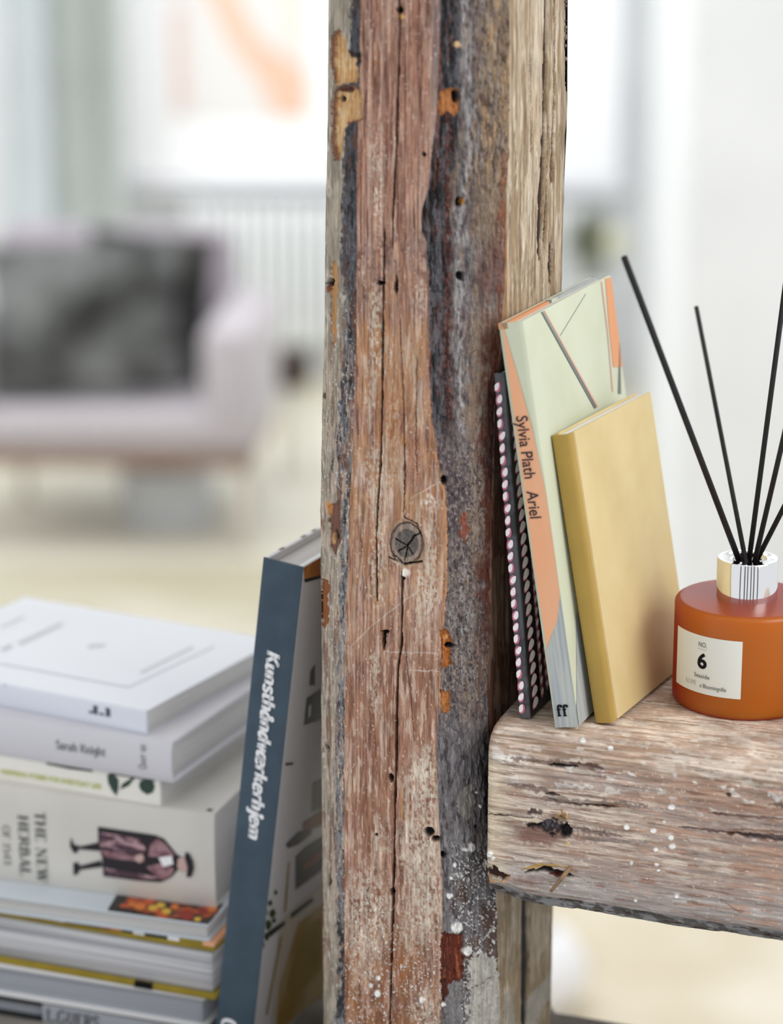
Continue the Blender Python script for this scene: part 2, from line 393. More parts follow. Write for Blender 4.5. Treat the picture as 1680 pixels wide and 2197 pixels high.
def cushion(name, X0, Y0, X1, Y1, y, m, label, tilt, roll=0, th=.09):
    a = on_y(X0, Y1, y); b = on_y(X1, Y0, y); w = (b.x - a.x) / 2; h = (b.z - a.z) / 2
    n = 28; vs = []; fs = []
    for s_ in (-1, 1):
        for i in range(n + 1):
            for j in range(n + 1):
                u = i / n * 2 - 1; v = j / n * 2 - 1; e = max(0, (1 - abs(u) ** 2.6) * (1 - abs(v) ** 2.6)) ** .45
                pin = 1 - .07 * (1 - abs(v)) * abs(u) ** 6
                wr = 1 + .1 * math.sin(u * 7 + v * 3) * math.sin(v * 9)
                vs.append((u * w * pin, s_ * th * e * wr, v * h * (1 - .07 * (1 - abs(u)) * abs(v) ** 6)))
    o = (n + 1) ** 2
    for s_ in (0, 1):
        for i in range(n):
            for j in range(n):
                q = s_ * o + i * (n + 1) + j; f = (q, q + n + 1, q + n + 2, q + 1); fs.append(f if s_ == 0 else f[::-1])
    me = mesh_from(name, vs, fs); bm = bmesh.new(); bm.from_mesh(me); bmesh.ops.remove_doubles(bm, verts=bm.verts[:], dist=1e-5); bm.to_mesh(me); bm.free()
    for p in me.polygons: p.use_smooth = True
    ob = link(name, me, None, [m]); ob.location = ((a.x + b.x) / 2, y, sz1 + h + .012); ob.rotation_euler = (tilt, roll, 0)
    tag(ob, label, 'cushion', 'cushions on the armchair'); return ob
M['fur'] = mat('grey_fur', '#7b7d7d', .95, '#262726', 4.5, bump=.02, bs=60, contrast=(.4, .62))
M['fur_dark'] = mat('charcoal_fabric', '#3c3c39', .95, '#1c1c1a', 8, bump=.02, bs=60, contrast=(.4, .6))
cushion('cushion', -18, 560, 392, 890, CY + .16, M['fur'], 'mottled grey cushion lying against the armchair back', R(-14), R(-4), .08)
cushion('cushion', 190, 560, 450, 872, CY + .40, M['fur_dark'], 'charcoal cushion at the right end of the armchair seat', R(-14), R(5), .075)
# white stool / basket behind the chair legs
M['basket'] = mat('white_basket', '#cfd2d6', .8, '#bfc3c8', 20)
bk = on_z(350, 1150, 0); bt = tag(lathe('basket', [(0, 0), (.12, 0), (.145, .12), (.15, .2), (.135, .2), (.13, .03), (0, .02)], M['basket'], None, 48, (bk.x, bk.y + .15, 0)), 'pale round basket on the floor under the armchair', 'basket')
# rugs
M['rug'] = mat('cream_rug', '#e0d8c8', .95, '#bcad8c', 1.6, contrast=(.38, .68), bump=.004, bs=120)
M['rug2'] = mat('olive_rug', '#b0a992', .95, '#cdc8ba', 1.3, (1, 2, 1), .004, 120, contrast=(.4, .7))
def slab_px(name, P, z, th, m, label, cat):
    pts = [on_z(X, Y, z) for X, Y in P]; n = len(pts)
    vs = [(p.x, p.y, z) for p in pts] + [(p.x, p.y, z + th) for p in pts]
    fs = [tuple(range(n))[::-1], tuple(range(n, 2 * n))] + [(i, (i + 1) % n, n + (i + 1) % n, n + i) for i in range(n)]
    return tag(link(name, mesh_from(name, vs, fs), None, [m]), label, cat)
slab_px('rug', [(900, 2600), (2300, 2600), (2050, 1800), (1000, 1800)], .001, .012, M['rug'], 'cream and tan mottled rug on the floor seen below the beam', 'rug')
slab_px('rug', [(-400, 1460), (900, 1460), (860, 1215), (-250, 1215)], .001, .012, M['rug2'], 'olive-beige rug on the floor in front of the armchair', 'rug')
M['ceramic'] = mat('white_ceramic', '#eeeef2', .4)
wp = on_z(1178, 2160, .013)
tag(lathe('floor_vase', [(0, 0), (.05, 0), (.085, .05), (.09, .09), (.06, .14), (.03, .15), (.024, .14), (.05, .1), (0, .03)], M['ceramic'], None, 48, (wp.x - .02, wp.y, .013)), 'squat white vase on the rug below the beam, beside the post', 'vase')

# ================================================================== TIMBER FRAME
M['wood_v'] = wood_mat('weathered_timber_upright', (700, 700, 60))
M['wood_h'] = wood_mat('weathered_timber_level', (45, 45, 600))

# ---- post
cL = [(-300, 707), (0, 705), (300, 703), (500, 698), (700, 697), (850, 692), (1000, 690), (1100, 688), (1300, 690), (1600, 690), (1900, 692), (2197, 695), (2500, 696)]
cB = [(-300, 776), (0, 775), (200, 772), (330, 767), (560, 765), (700, 766), (800, 763), (900, 760), (1000, 755), (1080, 752), (1200, 748), (1300, 744), (1400, 741), (1600, 739), (1700, 737), (1800, 738), (2000, 740), (2197, 742), (2500, 744)]
cC = [(-300, 949), (0, 947), (100, 943), (190, 940), (260, 938), (300, 930), (400, 920), (450, 906), (495, 905), (520, 916), (700, 918), (800, 920), (880, 925), (960, 935), (1010, 945), (1040, 955), (1150, 957), (1250, 958), (1340, 953), (1400, 948), (1440, 943), (1530, 940), (1600, 937), (1700, 940), (1800, 945), (1900, 950), (2100, 951), (2197, 946), (2500, 946)]
cD = [(-300, 1094), (0, 1093), (300, 1093), (420, 1088), (560, 1085), (700, 1078), (850, 1062), (1100, 1054), (1500, 1046), (1700, 1050), (1960, 1066), (2197, 1072), (2500, 1073)]
cR = [(-300, 1219), (0, 1218), (250, 1217), (400, 1210), (500, 1207), (600, 1205), (1000, 1199), (1400, 1193), (1960, 1184), (2197, 1182), (2500, 1182)]
YL, YB, YC, YD, YR = 1.155, 1.123, 1.107, 1.123, 1.200
def build_post():
    nc_seg = [44, 122, 100, 86]; rows = 1560
    # heights: Y runs from -90 to 2480 (down to the sill) ; nominal plane y=1.11
    Yn = np.linspace(-70, 2475, rows)
    b = -(Yn - 1098.5) / F; zz = CAMZ + 1.112 * (-sP + b * cP) / (cP + b * sP)
    zz = np.clip(zz, ZS, None)
    zz[-1] = ZS
    knots = [(cL, YL), (cB, YB), (cC, YC), (cD, YD), (cR, YR)]
    kx = []
    for cv, yk in knots:
        Yk = 1098.5 - F * ((yk * sP + (zz - CAMZ) * cP) / (yk * cP - (zz - CAMZ) * sP))
        X = curve(cv, Yk); d = yk * cP - (zz - CAMZ) * sP
        kx.append(((X - 840) * d / F, np.full(rows, yk)))
    cols_x = []; cols_y = []; seg = []
    for i in range(4):
        n = nc_seg[i]
        for k in range(n + (1 if i == 3 else 0)):
            t = k / n
            # rounded shoulders of the hewn timber: slight outward bulge on every face
            x = kx[i][0] * (1 - t) + kx[i + 1][0] * t; y = kx[i][1] * (1 - t) + kx[i + 1][1] * t
            bul = (.0016, .0004, .0022, .0006)[i] * 4 * t * (1 - t)
            cols_x.append(x); cols_y.append(y - bul); seg.append(i + t)
    PX = np.stack(cols_x, 1); PY = np.stack(cols_y, 1); PZ = np.repeat(zz[:, None], PX.shape[1], 1)
    nc = PX.shape[1]; SG = np.repeat(np.array(seg)[None, :], rows, 0)
    d = PY * cP - (PZ - CAMZ) * sP
    X = (840 + F * PX / d).ravel(); Y = (1098.5 - F * (PY * sP + (PZ - CAMZ) * cP) / d).ravel(); S = SG.ravel()
    P = Paint(X, Y)
    nz = lambda sx, sy, sd, o=4: fbm(X / sx, Y / sy, sd, o)
    fine = nz(2.2, 14, 11); grain = nz(5, 160, 12, 5); grain2 = nz(9, 260, 13, 4); mott = nz(14, 22, 14, 5); mid = nz(30, 60, 15); speck = nz(3.2, 3.6, 16, 2); long_ = nz(4, 60, 18, 4)
    bark = nz(5, 9, 19, 4)
    z0 = S < 1; z1 = (S >= 1) & (S < 2); z2 = (S >= 2) & (S < 3); z3 = S >= 3
    # --- left wane
    P.mix('#a79c8b', z0 * 1.0); P.mix('#8d8273', z0 * ss(.45, .6, long_)); P.mix('#c0b5a5', z0 * ss(.55, .7, nz(6, 40, 21)))
    pb = curve([(0, 753), (150, 750), (330, 738), (560, 731), (640, 742), (850, 728), (1000, 712), (1100, 735), (1250, 730), (1500, 724), (1700, 720), (1950, 724), (2100, 728), (2200, 715)], Y)
    gm = z0 * ss(-4, 4, X + (bark - .5) * 14 - pb)
    P.mix('#4e4f55', gm); P.mix('#85868c', gm * ss(.5, .62, nz(3, 12, 22)) * ss(250, 900, Y)); P.mix('#26262b', gm * ss(.56, .66, nz(4, 30, 23)))
    P.mix('#8f8f92', gm * ss(.42, .6, mott) * ss(850, 1000, Y) * .75); P.mix('#5a3d33', gm * ss(.6, .7, nz(4, 50, 24)))
    wl = z0 * ss(600, 900, Y) * (1 - ss(2000, 2197, Y))
    P.mix('#b9a594', wl * ss(.5, .62, nz(5, 40, 25)) * .8); P.mix('#7a5646', wl * ss(.58, .68, nz(6, 70, 26)) * .8)
    P.mix('#d8d2ca', z0 * ss(.66, .74, nz(2.5, 7, 27)) * .7 * ss(560, 700, Y))
    P.mix('#2c2c33', gm * ss(1930, 2000, Y) * (1 - ss(2150, 2190, Y)) * ss(.35, .5, bark))
    P.H += gm * (bark - .5) * .0022 + z0 * (long_ - .5) * .0012
    # --- front face
    P.mix('#a67a66', z1 * 1.0)
    P.mix('#8a6152', z1 * ss(.48, .6, grain)); P.mix('#c0a292', z1 * ss(.5, .64, grain2) * .85); P.mix('#6a4338', z1 * ss(.58, .68, grain) * .9)
    P.mix('#b88f79', z1 * ss(.5, .6, nz(7, 90, 41)) * .5); P.mix('#5f3a30', z1 * ss(.62, .7, nz(2.4, 130, 42)) * .75); P.mix('#6f6a70', z1 * ss(918, 940, X + (long_ - .5) * 30) * (1 - ss(230, 330, Y)) * .8)
    P.mix('#9a8078', z1 * ss(.5, .62, nz(14, 30, 43)) * ss(480, 540, Y) * (1 - ss(620, 700, Y)) * .8); P.mix('#6b4a42', z1 * ss(.56, .66, nz(7, 12, 44)) * ss(480, 540, Y) * (1 - ss(600, 680, Y)) * .8)
    P.mix('#c3a592', z1 * ss(.58, .7, nz(3, 70, 31)) * .7)
    wm = ss(520, 760, Y) * (1 - ss(1150, 1500, Y))
    P.mix('#ba8f6c', z1 * wm * ss(.35, .6, mid) * .8); P.mix('#a56f40', z1 * wm * ss(.55, .68, nz(9, 120, 32)) * .7); P.mix('#c9b09a', z1 * wm * ss(.55, .66, nz(12, 60, 33)) * .7)
    lw = ss(1250, 1500, Y)
    P.mix('#9a7059', z1 * lw * ss(.3, .6, mid) * .7); P.mix('#c6ac99', z1 * lw * ss(.53, .64, nz(8, 40, 34)) * .8); P.mix('#75462f', z1 * lw * ss(.58, .7, nz(6, 90, 35)) * .7)
    lo = ss(1950, 2100, Y)
    P.mix('#96653c', z1 * lo * ss(.4, .6, mid) * .6); P.mix('#6d4229', z1 * lo * ss(.55, .65, mott) * .6)
    # growth-ring figure: dark lines of the summer wood
    ring = np.abs(np.sin((X - curve(cB, Y) + 14 * nz(60, 300, 36, 3) + 5 * np.sin(Y / 190)) / 4.4 + 2 * grain2))
    P.mix('#875a46', z1 * ss(.86, .98, ring) * .55 * ss(.35, .6, nz(40, 200, 37)))
    P.mix('#d9cbbf', z1 * ss(.75, .82, nz(2.6, 9, 38, 3)) * .8)                      # paint flecks
    P.H += z1 * (grain - .5) * .0010 + z1 * (fine - .5) * .0004
    for (x, y, rx, ry, a) in ((812, 400, 8, 90, .8), (800, 330, 5, 60, .6), (822, 300, 4, 40, .5), (806, 720, 14, 95, .8), (795, 840, 12, 60, .5), (848, 900, 8, 60, .4), (900, 650, 14, 50, .5),
                              (812, 1200, 14, 110, .75), (830, 1010, 22, 60, .5), (800, 1020, 20, 70, .6), (922, 1080, 20, 16, .95), (925, 1180, 14, 60, .6), (915, 1270, 22, 60, .85), (900, 1330, 20, 60, .4),
                              (805, 1480, 8, 70, .55), (806, 1415, 12, 20, .6), (905, 1700, 34, 80, .9), (915, 1640, 20, 40, .9), (900, 1820, 44, 70, .85), (915, 1910, 36, 90, .85), (890, 1990, 30, 60, .6),
                              (790, 1960, 44, 90, .75), (780, 2050, 30, 80, .6), (820, 1800, 18, 40, .5), (920, 2170, 40, 40, .6), (880, 2020, 20, 60, .4)):
        P.blob('#d3c6b4', x, y, rx, ry, .0002, .5, 1.4, a, .55)
    for (x, y, rx, ry) in ((830, 1900, 10, 18), (910, 1760, 20, 22), (925, 1850, 10, 16), (880, 1745, 8, 14)): P.blob('#8a6247', x, y, rx, ry, 0, .5, 1, .5, .5)
    for (x, y, rx, ry, a) in ((845, 890, 18, 70, .6), (878, 930, 16, 60, .5), (840, 945, 12, 40, .6), (900, 990, 12, 40, .5), (806, 140, 10, 40, .55), (868, 2060, 34, 50, .6), (765, 2080, 24, 90, .4)): P.blob('#a05f25', x, y, rx, ry, 0, .9, 1, a, .5)
    # long drip streaks / scratches
    P.line('#d9cdc2', [(745, 1395), (800, 1340), (865, 1290), (950, 1235)], 1.6, 0, .1, .5, True); P.line('#d9cdc2', [(880, 1070), (950, 1030)], 1.6, 0, .1, .8, True)
    P.line('#d3c4b8', [(820, 1398), (945, 1402)], 2, 0, .3, .5, True); P.line('#d3c4b8', [(875, 1438), (945, 1440)], 2, 0, .3, .6, True)
    # cracks
    K = '#0d0807'
    P.line(K, [(857, -80), (857, 60), (854, 200), (850, 320), (844, 430), (842, 480)], 2.6, -.004, .06)
    P.line(K, [(842, 470), (842, 545)], 1.3, -.002)
    P.line(K, [(825, 490), (823, 600), (821, 720), (820, 850), (817, 970), (813, 1050)], 2.6, -.004, .06)
    P.line(K, [(813, 1040), (810, 1080), (807, 1150), (808, 1270), (810, 1290)], 2, -.003, .08)
    P.line(K, [(868, 940), (868, 1040), (866, 1112)], 1.2, -.002); P.line('#5a3424', [(895, 760), (892, 900), (894, 1020)], 1.3, -.001, a=.8); P.line('#6a4030', [(858, 680), (866, 860), (868, 1000)], 1.3, -.001, a=.8)
    P.line(K, [(862, 1225), (862, 1300), (861, 1380), (854, 1430), (851, 1500), (850, 1620), (847, 1720), (845, 1850), (842, 1960), (839, 2060), (836, 2200), (835, 2480)], 2.7, -.004, .08)
    P.line('#6a3c22', [(868, 1380), (880, 1480), (888, 1590)], 1.6, -.0008, a=.7); P.line('#5d3826', [(780, 20), (782, 300)], 1.4, -.0005, a=.6); P.line('#5d3826', [(905, 30), (900, 250)], 1.4, -.0005, a=.6)
    # knot with growth rings and radial checks
    kx_, ky_ = 872, 1166; dk = np.sqrt(((X - kx_) / 36) ** 2 + ((Y - ky_) / 46) ** 2); nk = (bark - .5) * .12
    P.mix('#ab8c74', (dk + nk < 1.15) * 1.0); P.mix('#8f7565', (dk + nk < 1.02) * 1.0); P.mix('#6d5a50', ((abs(dk + nk - .96) < .05)) * .9, -.0008)
    P.mix('#94857a', (dk + nk < .9) * (.8)); P.mix('#6e655f', (np.sqrt(((X - 872) / 25) ** 2 + ((Y - 1166) / 30) ** 2) + nk < 1) * 1.0, -.0006)
    P.mix('#585250', (np.sqrt(((X - 872) / 25) ** 2 + ((Y - 1166) / 30) ** 2) + nk < 1) * ss(.45, .6, nz(3, 3, 40)))
    def seg_line(x0, y0, x1, y1, w, col=K, h=-.002):
        L = math.hypot(x1 - x0, y1 - y0); t = np.clip(((X - x0) * (x1 - x0) + (Y - y0) * (y1 - y0)) / L ** 2, 0, 1)
        dd = np.hypot(X + P.jx * .15 - x0 - t * (x1 - x0), Y + P.jy * .15 - y0 - t * (y1 - y0)); P.mix(col, 1 - ss(.4, 1.1, dd / w), h)
    for q in ((873, 1172, 888, 1150, 2.2), (888, 1150, 903, 1144, 1.6), (873, 1172, 848, 1156, 1.4), (873, 1172, 852, 1184, 1.2), (873, 1172, 868, 1202, 1.6), (873, 1172, 885, 1190, 1.2), (845, 1190, 868, 1210, 1.6), (868, 1210, 905, 1205, 2.4), (868, 1110, 895, 1125, 1.4), (895, 1125, 905, 1150, 1.2), (835, 1195, 850, 1204, 1.5)): seg_line(*q)
    P.blob('#e8e2d6', 871, 1228, 9, 9, .0005, .4, .5); P.blob('#cfc1ae', 850, 1208, 14, 8, .0003, .5, 1, .8, .4); P.blob(K, 863, 1240, 4, 4, -.002)
    # --- right wane (bark side)
    P.mix('#6a6463', z2 * 1.0)
    P.mix('#938e8b', z2 * ss(.48, .62, nz(6, 55, 50)) * .85); P.mix('#453f43', z2 * ss(.54, .64, nz(4, 26, 68)) * .8); P.mix('#8a7460', z2 * ss(.55, .68, nz(10, 70, 69)) * .7); P.mix('#5b4c50', z2 * ss(.52, .6, nz(12, 24, 71)) * .6)
    rX = (X - curve(cC, Y)); wX = np.maximum(curve(cD, Y) - curve(cC, Y), 20); fX = rX / wX
    P.mix('#7d6a57', z2 * ss(.52, .72, fX + (mott - .5) * .4) * (1 - ss(420, 620, Y)) * .95)
    P.mix('#96918c', z2 * ss(.54, .64, nz(5, 50, 75)) * ss(.3, .5, fX) * (1 - ss(350, 500, Y)) * .6); P.mix('#a98a66', z2 * ss(.58, .68, nz(9, 70, 76)) * ss(.4, .6, fX) * (1 - ss(350, 500, Y)) * .6); P.mix('#4a3630', z2 * ss(.56, .64, nz(4, 16, 51)) * ss(.3, .5, fX) * (1 - ss(350, 500, Y)) * .8)
    dark = z2 * (1 - ss(.22, .36, fX + (mott - .5) * .22)) * (1 - ss(880, 1020, Y))
    P.mix('#323236', dark); P.mix('#64646a', dark * ss(.5, .6, nz(3, 22, 52)) * .8); P.mix('#0e0c10', dark * ss(.52, .6, nz(7, 60, 53))); P.mix('#0d0b0e', dark * (1 - ss(150, 230, Y)) * (1 - ss(967, 982, X + (bark - .5) * 20)) * ss(.4, .5, long_)); P.mix('#6d4238', dark * ss(.62, .7, nz(3, 60, 65)) * .9); P.mix('#5a565a', dark * ss(560, 640, Y) * ss(.5, .62, mott) * .8)
    rd = z2 * np.exp(-((X - curve([(200, 962), (420, 963), (560, 962), (700, 960), (850, 962), (950, 970)], Y) + (mott - .5) * 16) / 8) ** 2) * ss(180, 300, Y) * (1 - ss(860, 980, Y))
    P.mix('#3a1c1a', rd * 1.3 * ss(.35, .5, nz(4, 16, 66))); P.mix('#84503f', rd * ss(.58, .66, nz(2.5, 8, 67)) * .8)
    P.mix('#a5a2a2', z2 * np.exp(-((X - curve([(0, 995), (200, 1003), (330, 1008), (500, 985), (700, 985), (850, 990)], Y)) / 9) ** 2) * ss(.45, .6, nz(4, 14, 54)) * (1 - ss(900, 1000, Y)) * .8)
    md = ss(880, 1000, Y) * (1 - ss(1480, 1600, Y))
    P.mix('#54494e', z2 * md * (1 - ss(.35, .6, fX + (mott - .5) * .5)) * (1 - ss(1100, 1250, Y))); P.mix('#7f7068', z2 * md * ss(.45, .6, bark) * .8)
    P.mix('#8a7666', z2 * ss(.5, .65, fX + (mott - .5) * .5) * ss(600, 720, Y) * (1 - ss(1100, 1300, Y)) * .75)
    P.mix('#3c3237', z2 * ss(.55, .64, nz(4, 6, 55)) * md * .8); P.mix('#a79f9b', z2 * ss(.62, .7, nz(3, 6, 56)) * ss(900, 1000, Y) * .6)
    P.mix('#6d5545', z2 * ss(.5, .6, nz(7, 40, 57)) * ss(.55, .75, fX) * ss(1050, 1200, Y) * .8)
    redge = z2 * ss(.86, .97, fX + (mott - .5) * .15)
    redge = redge * ss(.4, .5, nz(5, 60, 72)); P.mix('#7c4a30', redge * ss(250, 420, Y) * (1 - ss(760, 900, Y)) * .85); P.mix('#6b4436', z2 * ss(.6, .8, fX + (mott - .5) * .3) * ss(420, 520, Y) * (1 - ss(700, 760, Y)) * ss(.45, .6, long_) * .7); P.mix('#5a2413', z2 * ss(.7, .9, fX + (mott - .5) * .5) * ss(640, 760, Y) * (1 - ss(1250, 1500, Y)) * .85)
    P.mix('#241013', z2 * ss(.72, .9, fX + (bark - .5) * .4) * ss(800, 860, Y) * (1 - ss(1000, 1080, Y)) * .7)  # dark red shadow beside the leaning books, put into the colour
    lo2 = z2 * ss(1500, 1620, Y)
    P.mix('#6c686b', lo2 * .8); P.mix('#8d8a8d', lo2 * ss(.52, .64, nz(5, 30, 58)) * .7); P.mix('#3d3436', lo2 * ss(.58, .68, nz(6, 25, 59)) * .8)
    P.mix('#5c4436', z2 * ss(1700, 1850, Y) * ss(.5, .7, mid + (fX - .5) * .4) * .8)
    P.mix('#1c1816', z2 * ss(.86, .96, fX + (bark - .5) * .2) * ss(1560, 1600, Y) * (1 - ss(1900, 1950, Y)) * .9)
    sp = z2 * ss(1780, 1860, Y) * ss(.67, .71, speck) * ss(.3, .6, fX + .25)
    P.mix('#e8e6e2', sp, .0004)
    P.mix('#e6e2dc', z1 * ss(1750, 2050, Y) * ss(.74, .77, speck), .0003)
    P.poly('#5c2414', [(948, 2000), (992, 2004), (996, 2040), (994, 2100), (980, 2112), (962, 2130), (948, 2150), (944, 2060)], -.0006, .8); P.poly('#3c1a12', [(950, 2040), (962, 2040), (958, 2150), (946, 2160)], 0, .8, .8)
    P.poly('#b9b5ad', [(1005, 2060), (1030, 2040), (1060, 2055), (1078, 2120), (1080, 2260), (1000, 2260), (1002, 2130)], .0008, 1.4)
    P.poly('#807d7d', [(965, 2110), (985, 2108), (993, 2150), (985, 2260), (955, 2260), (958, 2150)], 0, 1); P.line('#77604a', [(1000, 2128), (1062, 2088)], 2, -.0006, .8, 1, True)
    P.poly('#9d968c', [(985, 1700), (1010, 1680), (1022, 1720), (1008, 1760), (985, 1750)], 0, 1.4, .6)
    for x, y, r in ((1012, 1818, 9), (996, 1822, 5), (975, 1855, 5), (968, 1885, 4), (964, 1922, 6), (980, 1990, 12), (1003, 2040, 10), (1040, 1855, 5), (1055, 1900, 4), (1022, 1700, 3), (1030, 1730, 3), (812, 2098, 5), (810, 2132, 7), (796, 2115, 5), (905, 2145, 6), (952, 2155, 5)): P.blob('#eeece8', x, y, r, r, .0006, .3, .3)
    P.H += z2 * (nz(5, 22, 73) - .5) * .0024 + z2 * (bark - .5) * .0012 + z2 * (mott - .5) * .0022
    # --- side face
    P.mix('#b7a58d', z3 * 1.0); P.mix('#9a8468', z3 * ss(.48, .62, nz(6, 200, 60))); P.mix('#cfc2ae', z3 * ss(.52, .65, nz(5, 120, 61)) * .8); P.mix('#7b6247', z3 * ss(.6, .7, nz(4, 150, 62)) * .7)
    P.mix('#8b7a67', z3 * ss(1195, 1215, X) * .6); P.mix('#a08c70', z3 * ss(1900, 1960, Y) * ss(.45, .6, mid) * .8)
    P.mix('#a07850', z3 * (1 - ss(1086, 1094, X)) * ss(350, 450, Y) * (1 - ss(700, 760, Y)) * .6)
    side_shade = z3 * ss(640, 800, Y) * (1 - ss(1880, 1930, Y)); P.mix('#7d5a48', side_shade * .85); P.mix('#5a3326', side_shade * ss(.45, .6, mid) * .7); P.mix('#99806c', side_shade * ss(.5, .62, nz(6, 60, 64)) * .6 * ss(1000, 1200, Y))  # shade on the side face behind the books, painted as darker red-brown
    P.poly('#b7b2a8', [(1128, 2150), (1182, 2085), (1182, 2130), (1150, 2200), (1128, 2230)], 0, 1, .8); P.poly('#a8a299', [(1080, 2130), (1100, 2120), (1112, 2260), (1078, 2260)], 0, 1.2, .7)
    P.line('#2c180c', [(1172, -80), (1171, 120), (1167, 280), (1162, 420), (1157, 560)], 5, -.004, .12)
    P.line(K, [(1177, 250), (1173, 420), (1165, 560), (1160, 700)], 2, -.003); P.line('#5e4630', [(1192, -80), (1190, 200), (1184, 400)], 3, -.002)
    P.line(K, [(1183, 520), (1181, 610)], 3.5, -.004); P.line('#5e4630', [(1140, 100), (1138, 330)], 1.6, -.001, a=.7)
    P.line(K, [(1128, 1900), (1128, 2060), (1126, 2160), (1124, 2480)], 8, -.006, .12, taper=False)
    P.line('#2a1a14', [(1216, -80), (1216, 200)], 3, -.001, .3)
    P.H += z3 * (nz(5, 150, 63) - .5) * .0018
    # chips where fresh wood shows
    T = '#c79a66'
    for q in ([(728, 62), (738, 80), (742, 112), (757, 120), (766, 150), (764, 178), (745, 180), (722, 182), (712, 150), (716, 80)], [(722, 196), (745, 194), (757, 188), (773, 197), (773, 255), (742, 262), (738, 290), (730, 338), (720, 342), (715, 300), (716, 210)]):
        P.poly('#8a5a44', [(x + (2 if x > 740 else -3), y + (4 if y > 200 else -4)) for x, y in q], -.001, .7); k, m_ = P.poly(T, q, -.0015, .7)
        s_ = ss(.45, .65, nz(8, 20, 70))[k] * m_ * .8; P.C[k] += (np.array(lin('#d9b98c')) - P.C[k]) * s_[:, None]
    P.blob('#5a2f25', 735, 190, 16, 7, -.002); P.blob(K, 726, 212, 6, 6, -.002); P.blob('#1a1418', 768, 125, 7, 12, -.001); P.blob('#3a2624', 750, 115, 9, 10)
    P.poly('#b98a5a', [(712, 562), (721, 556), (727, 600), (722, 650), (720, 720), (716, 750), (711, 700), (712, 640), (706, 622), (710, 590)], -.001, .5)
    P.blob(K, 706, 605, 5, 9, -.003); P.blob('#7c3c14', 704, 620, 4, 8)
    P.poly('#714a3c', [(704, 1085), (728, 1073), (731, 1150), (722, 1190), (712, 1180), (706, 1120)], -.001, .6); P.blob('#c98a50', 705, 1090, 4, 14); P.blob('#c99a66', 714, 1155, 4, 12); P.blob(K, 719, 1150, 4, 12, -.002)
    P.poly('#8a4f22', [(692, 1240), (705, 1245), (703, 1330), (694, 1360), (688, 1300)], -.001, .6)
    P.poly('#a3693a', [(942, 196), (962, 190), (985, 190), (988, 238), (975, 250), (960, 236), (950, 250), (938, 240)], -.001, .5); P.line('#83503a', [(945, 70), (944, 190), (940, 300)], 2.2, 0, .3, .7); P.line('#83503a', [(938, 240), (936, 300), (932, 420)], 2, 0, .4, .6)
    P.poly('#a2602c', [(945, 1352), (958, 1350), (970, 1372), (968, 1430), (948, 1432)], -.0015, .6); P.poly('#b0703a', [(944, 1480), (966, 1484), (968, 1525), (950, 1532)], -.0015, .6); P.line('#c88d58', [(954, 1040), (957, 1150), (957, 1250), (950, 1345)], 2.5, 0, .3, .9); P.line('#c08550', [(943, 1440), (944, 1530)], 3, 0, .3, .8)
    P.line('#a0705a', [(918, 560), (920, 800), (926, 900), (945, 1015)], 2, 0, .3, .8)
    P.poly('#8a4a34', [(985, 1110), (1000, 1095), (1006, 1130), (998, 1165), (988, 1150)], 0, .8, .8)
    for x, y, rx, ry in ((857, 22, 8, 8), (979, 207, 8, 13), (985, 433, 8, 10), (988, 592, 8, 9), (850, 612, 4, 20), (823, 1375, 4, 20), (826, 1355, 8, 3), (967, 1385, 10, 6), (920, 1785, 10, 10), (936, 1800, 9, 6), (951, 1835, 6, 7), (839, 1670, 5, 8), (841, 1915, 6, 7), (952, 1030, 7, 10), (703, 1605, 4, 6), (706, 1890, 4, 12), (909, 332, 4, 5), (695, 850, 3, 6), (1022, 1775, 5, 5), (808, 1790, 3, 3), (817, 607, 8, 5)):
        P.blob('#090606', x, y, rx, ry, -.004, .25, .35)
    P.blob('#c2a57e', 981, 95, 7, 6, .001); P.blob('#c28a3e', 994, 433, 3, 8); P.blob('#cfa468', 862, 36, 8, 5); P.line('#15100e', [(1008, 760), (1024, 750)], 2, -.001, 0, 1, True)
    P.blob('#c98d50', 958, 1368, 5, 6); P.line('#bb8a58', [(862, 1690), (850, 1735), (848, 1760)][::-1], 4, 0, .3, .9)
    P.mix('#a05a3c', z2 * ((X < 992) & (X > 948) & (Y > 2010) & (Y < 2100)) * ss(.55, .65, nz(2.5, 30, 74)) * .7)
    lum = 1 + (fine - .5) * .35; P.C *= lum[:, None]
    P.H = np.where(z3, np.clip(P.H, -.0012, .0012), P.H)
    # displace along rough outward normal
    nx = np.interp(S, [0, .9, 1.1, 1.9, 2.1, 2.9, 3.1, 4], [-.8, -.8, -.342, -.342, .4, .4, .94, .94]); ny = -np.sqrt(1 - nx ** 2)
    edge = np.minimum(1, np.minimum(S, 4 - S) * 8)
    X3 = np.stack([PX.ravel() + nx * P.H, PY.ravel() + ny * P.H, PZ.ravel()], 1)
    o = grid_mesh('weathered_face', X3, P.C, rows, nc, M['wood_v'])
    return o, kx, zz, PX, PY
post_face, kxs, pzz, PPX, PPY = build_post()
post = empty('timber_post', Matrix.Translation((.03, 1.2, ZS))); tag(post, 'tall weathered timber post with peeling bark edges, knot and cracks', 'post', kind='thing')
post_face.parent = post; post_face.matrix_parent_inverse = Matrix.Translation((-.03, -1.2, -ZS))
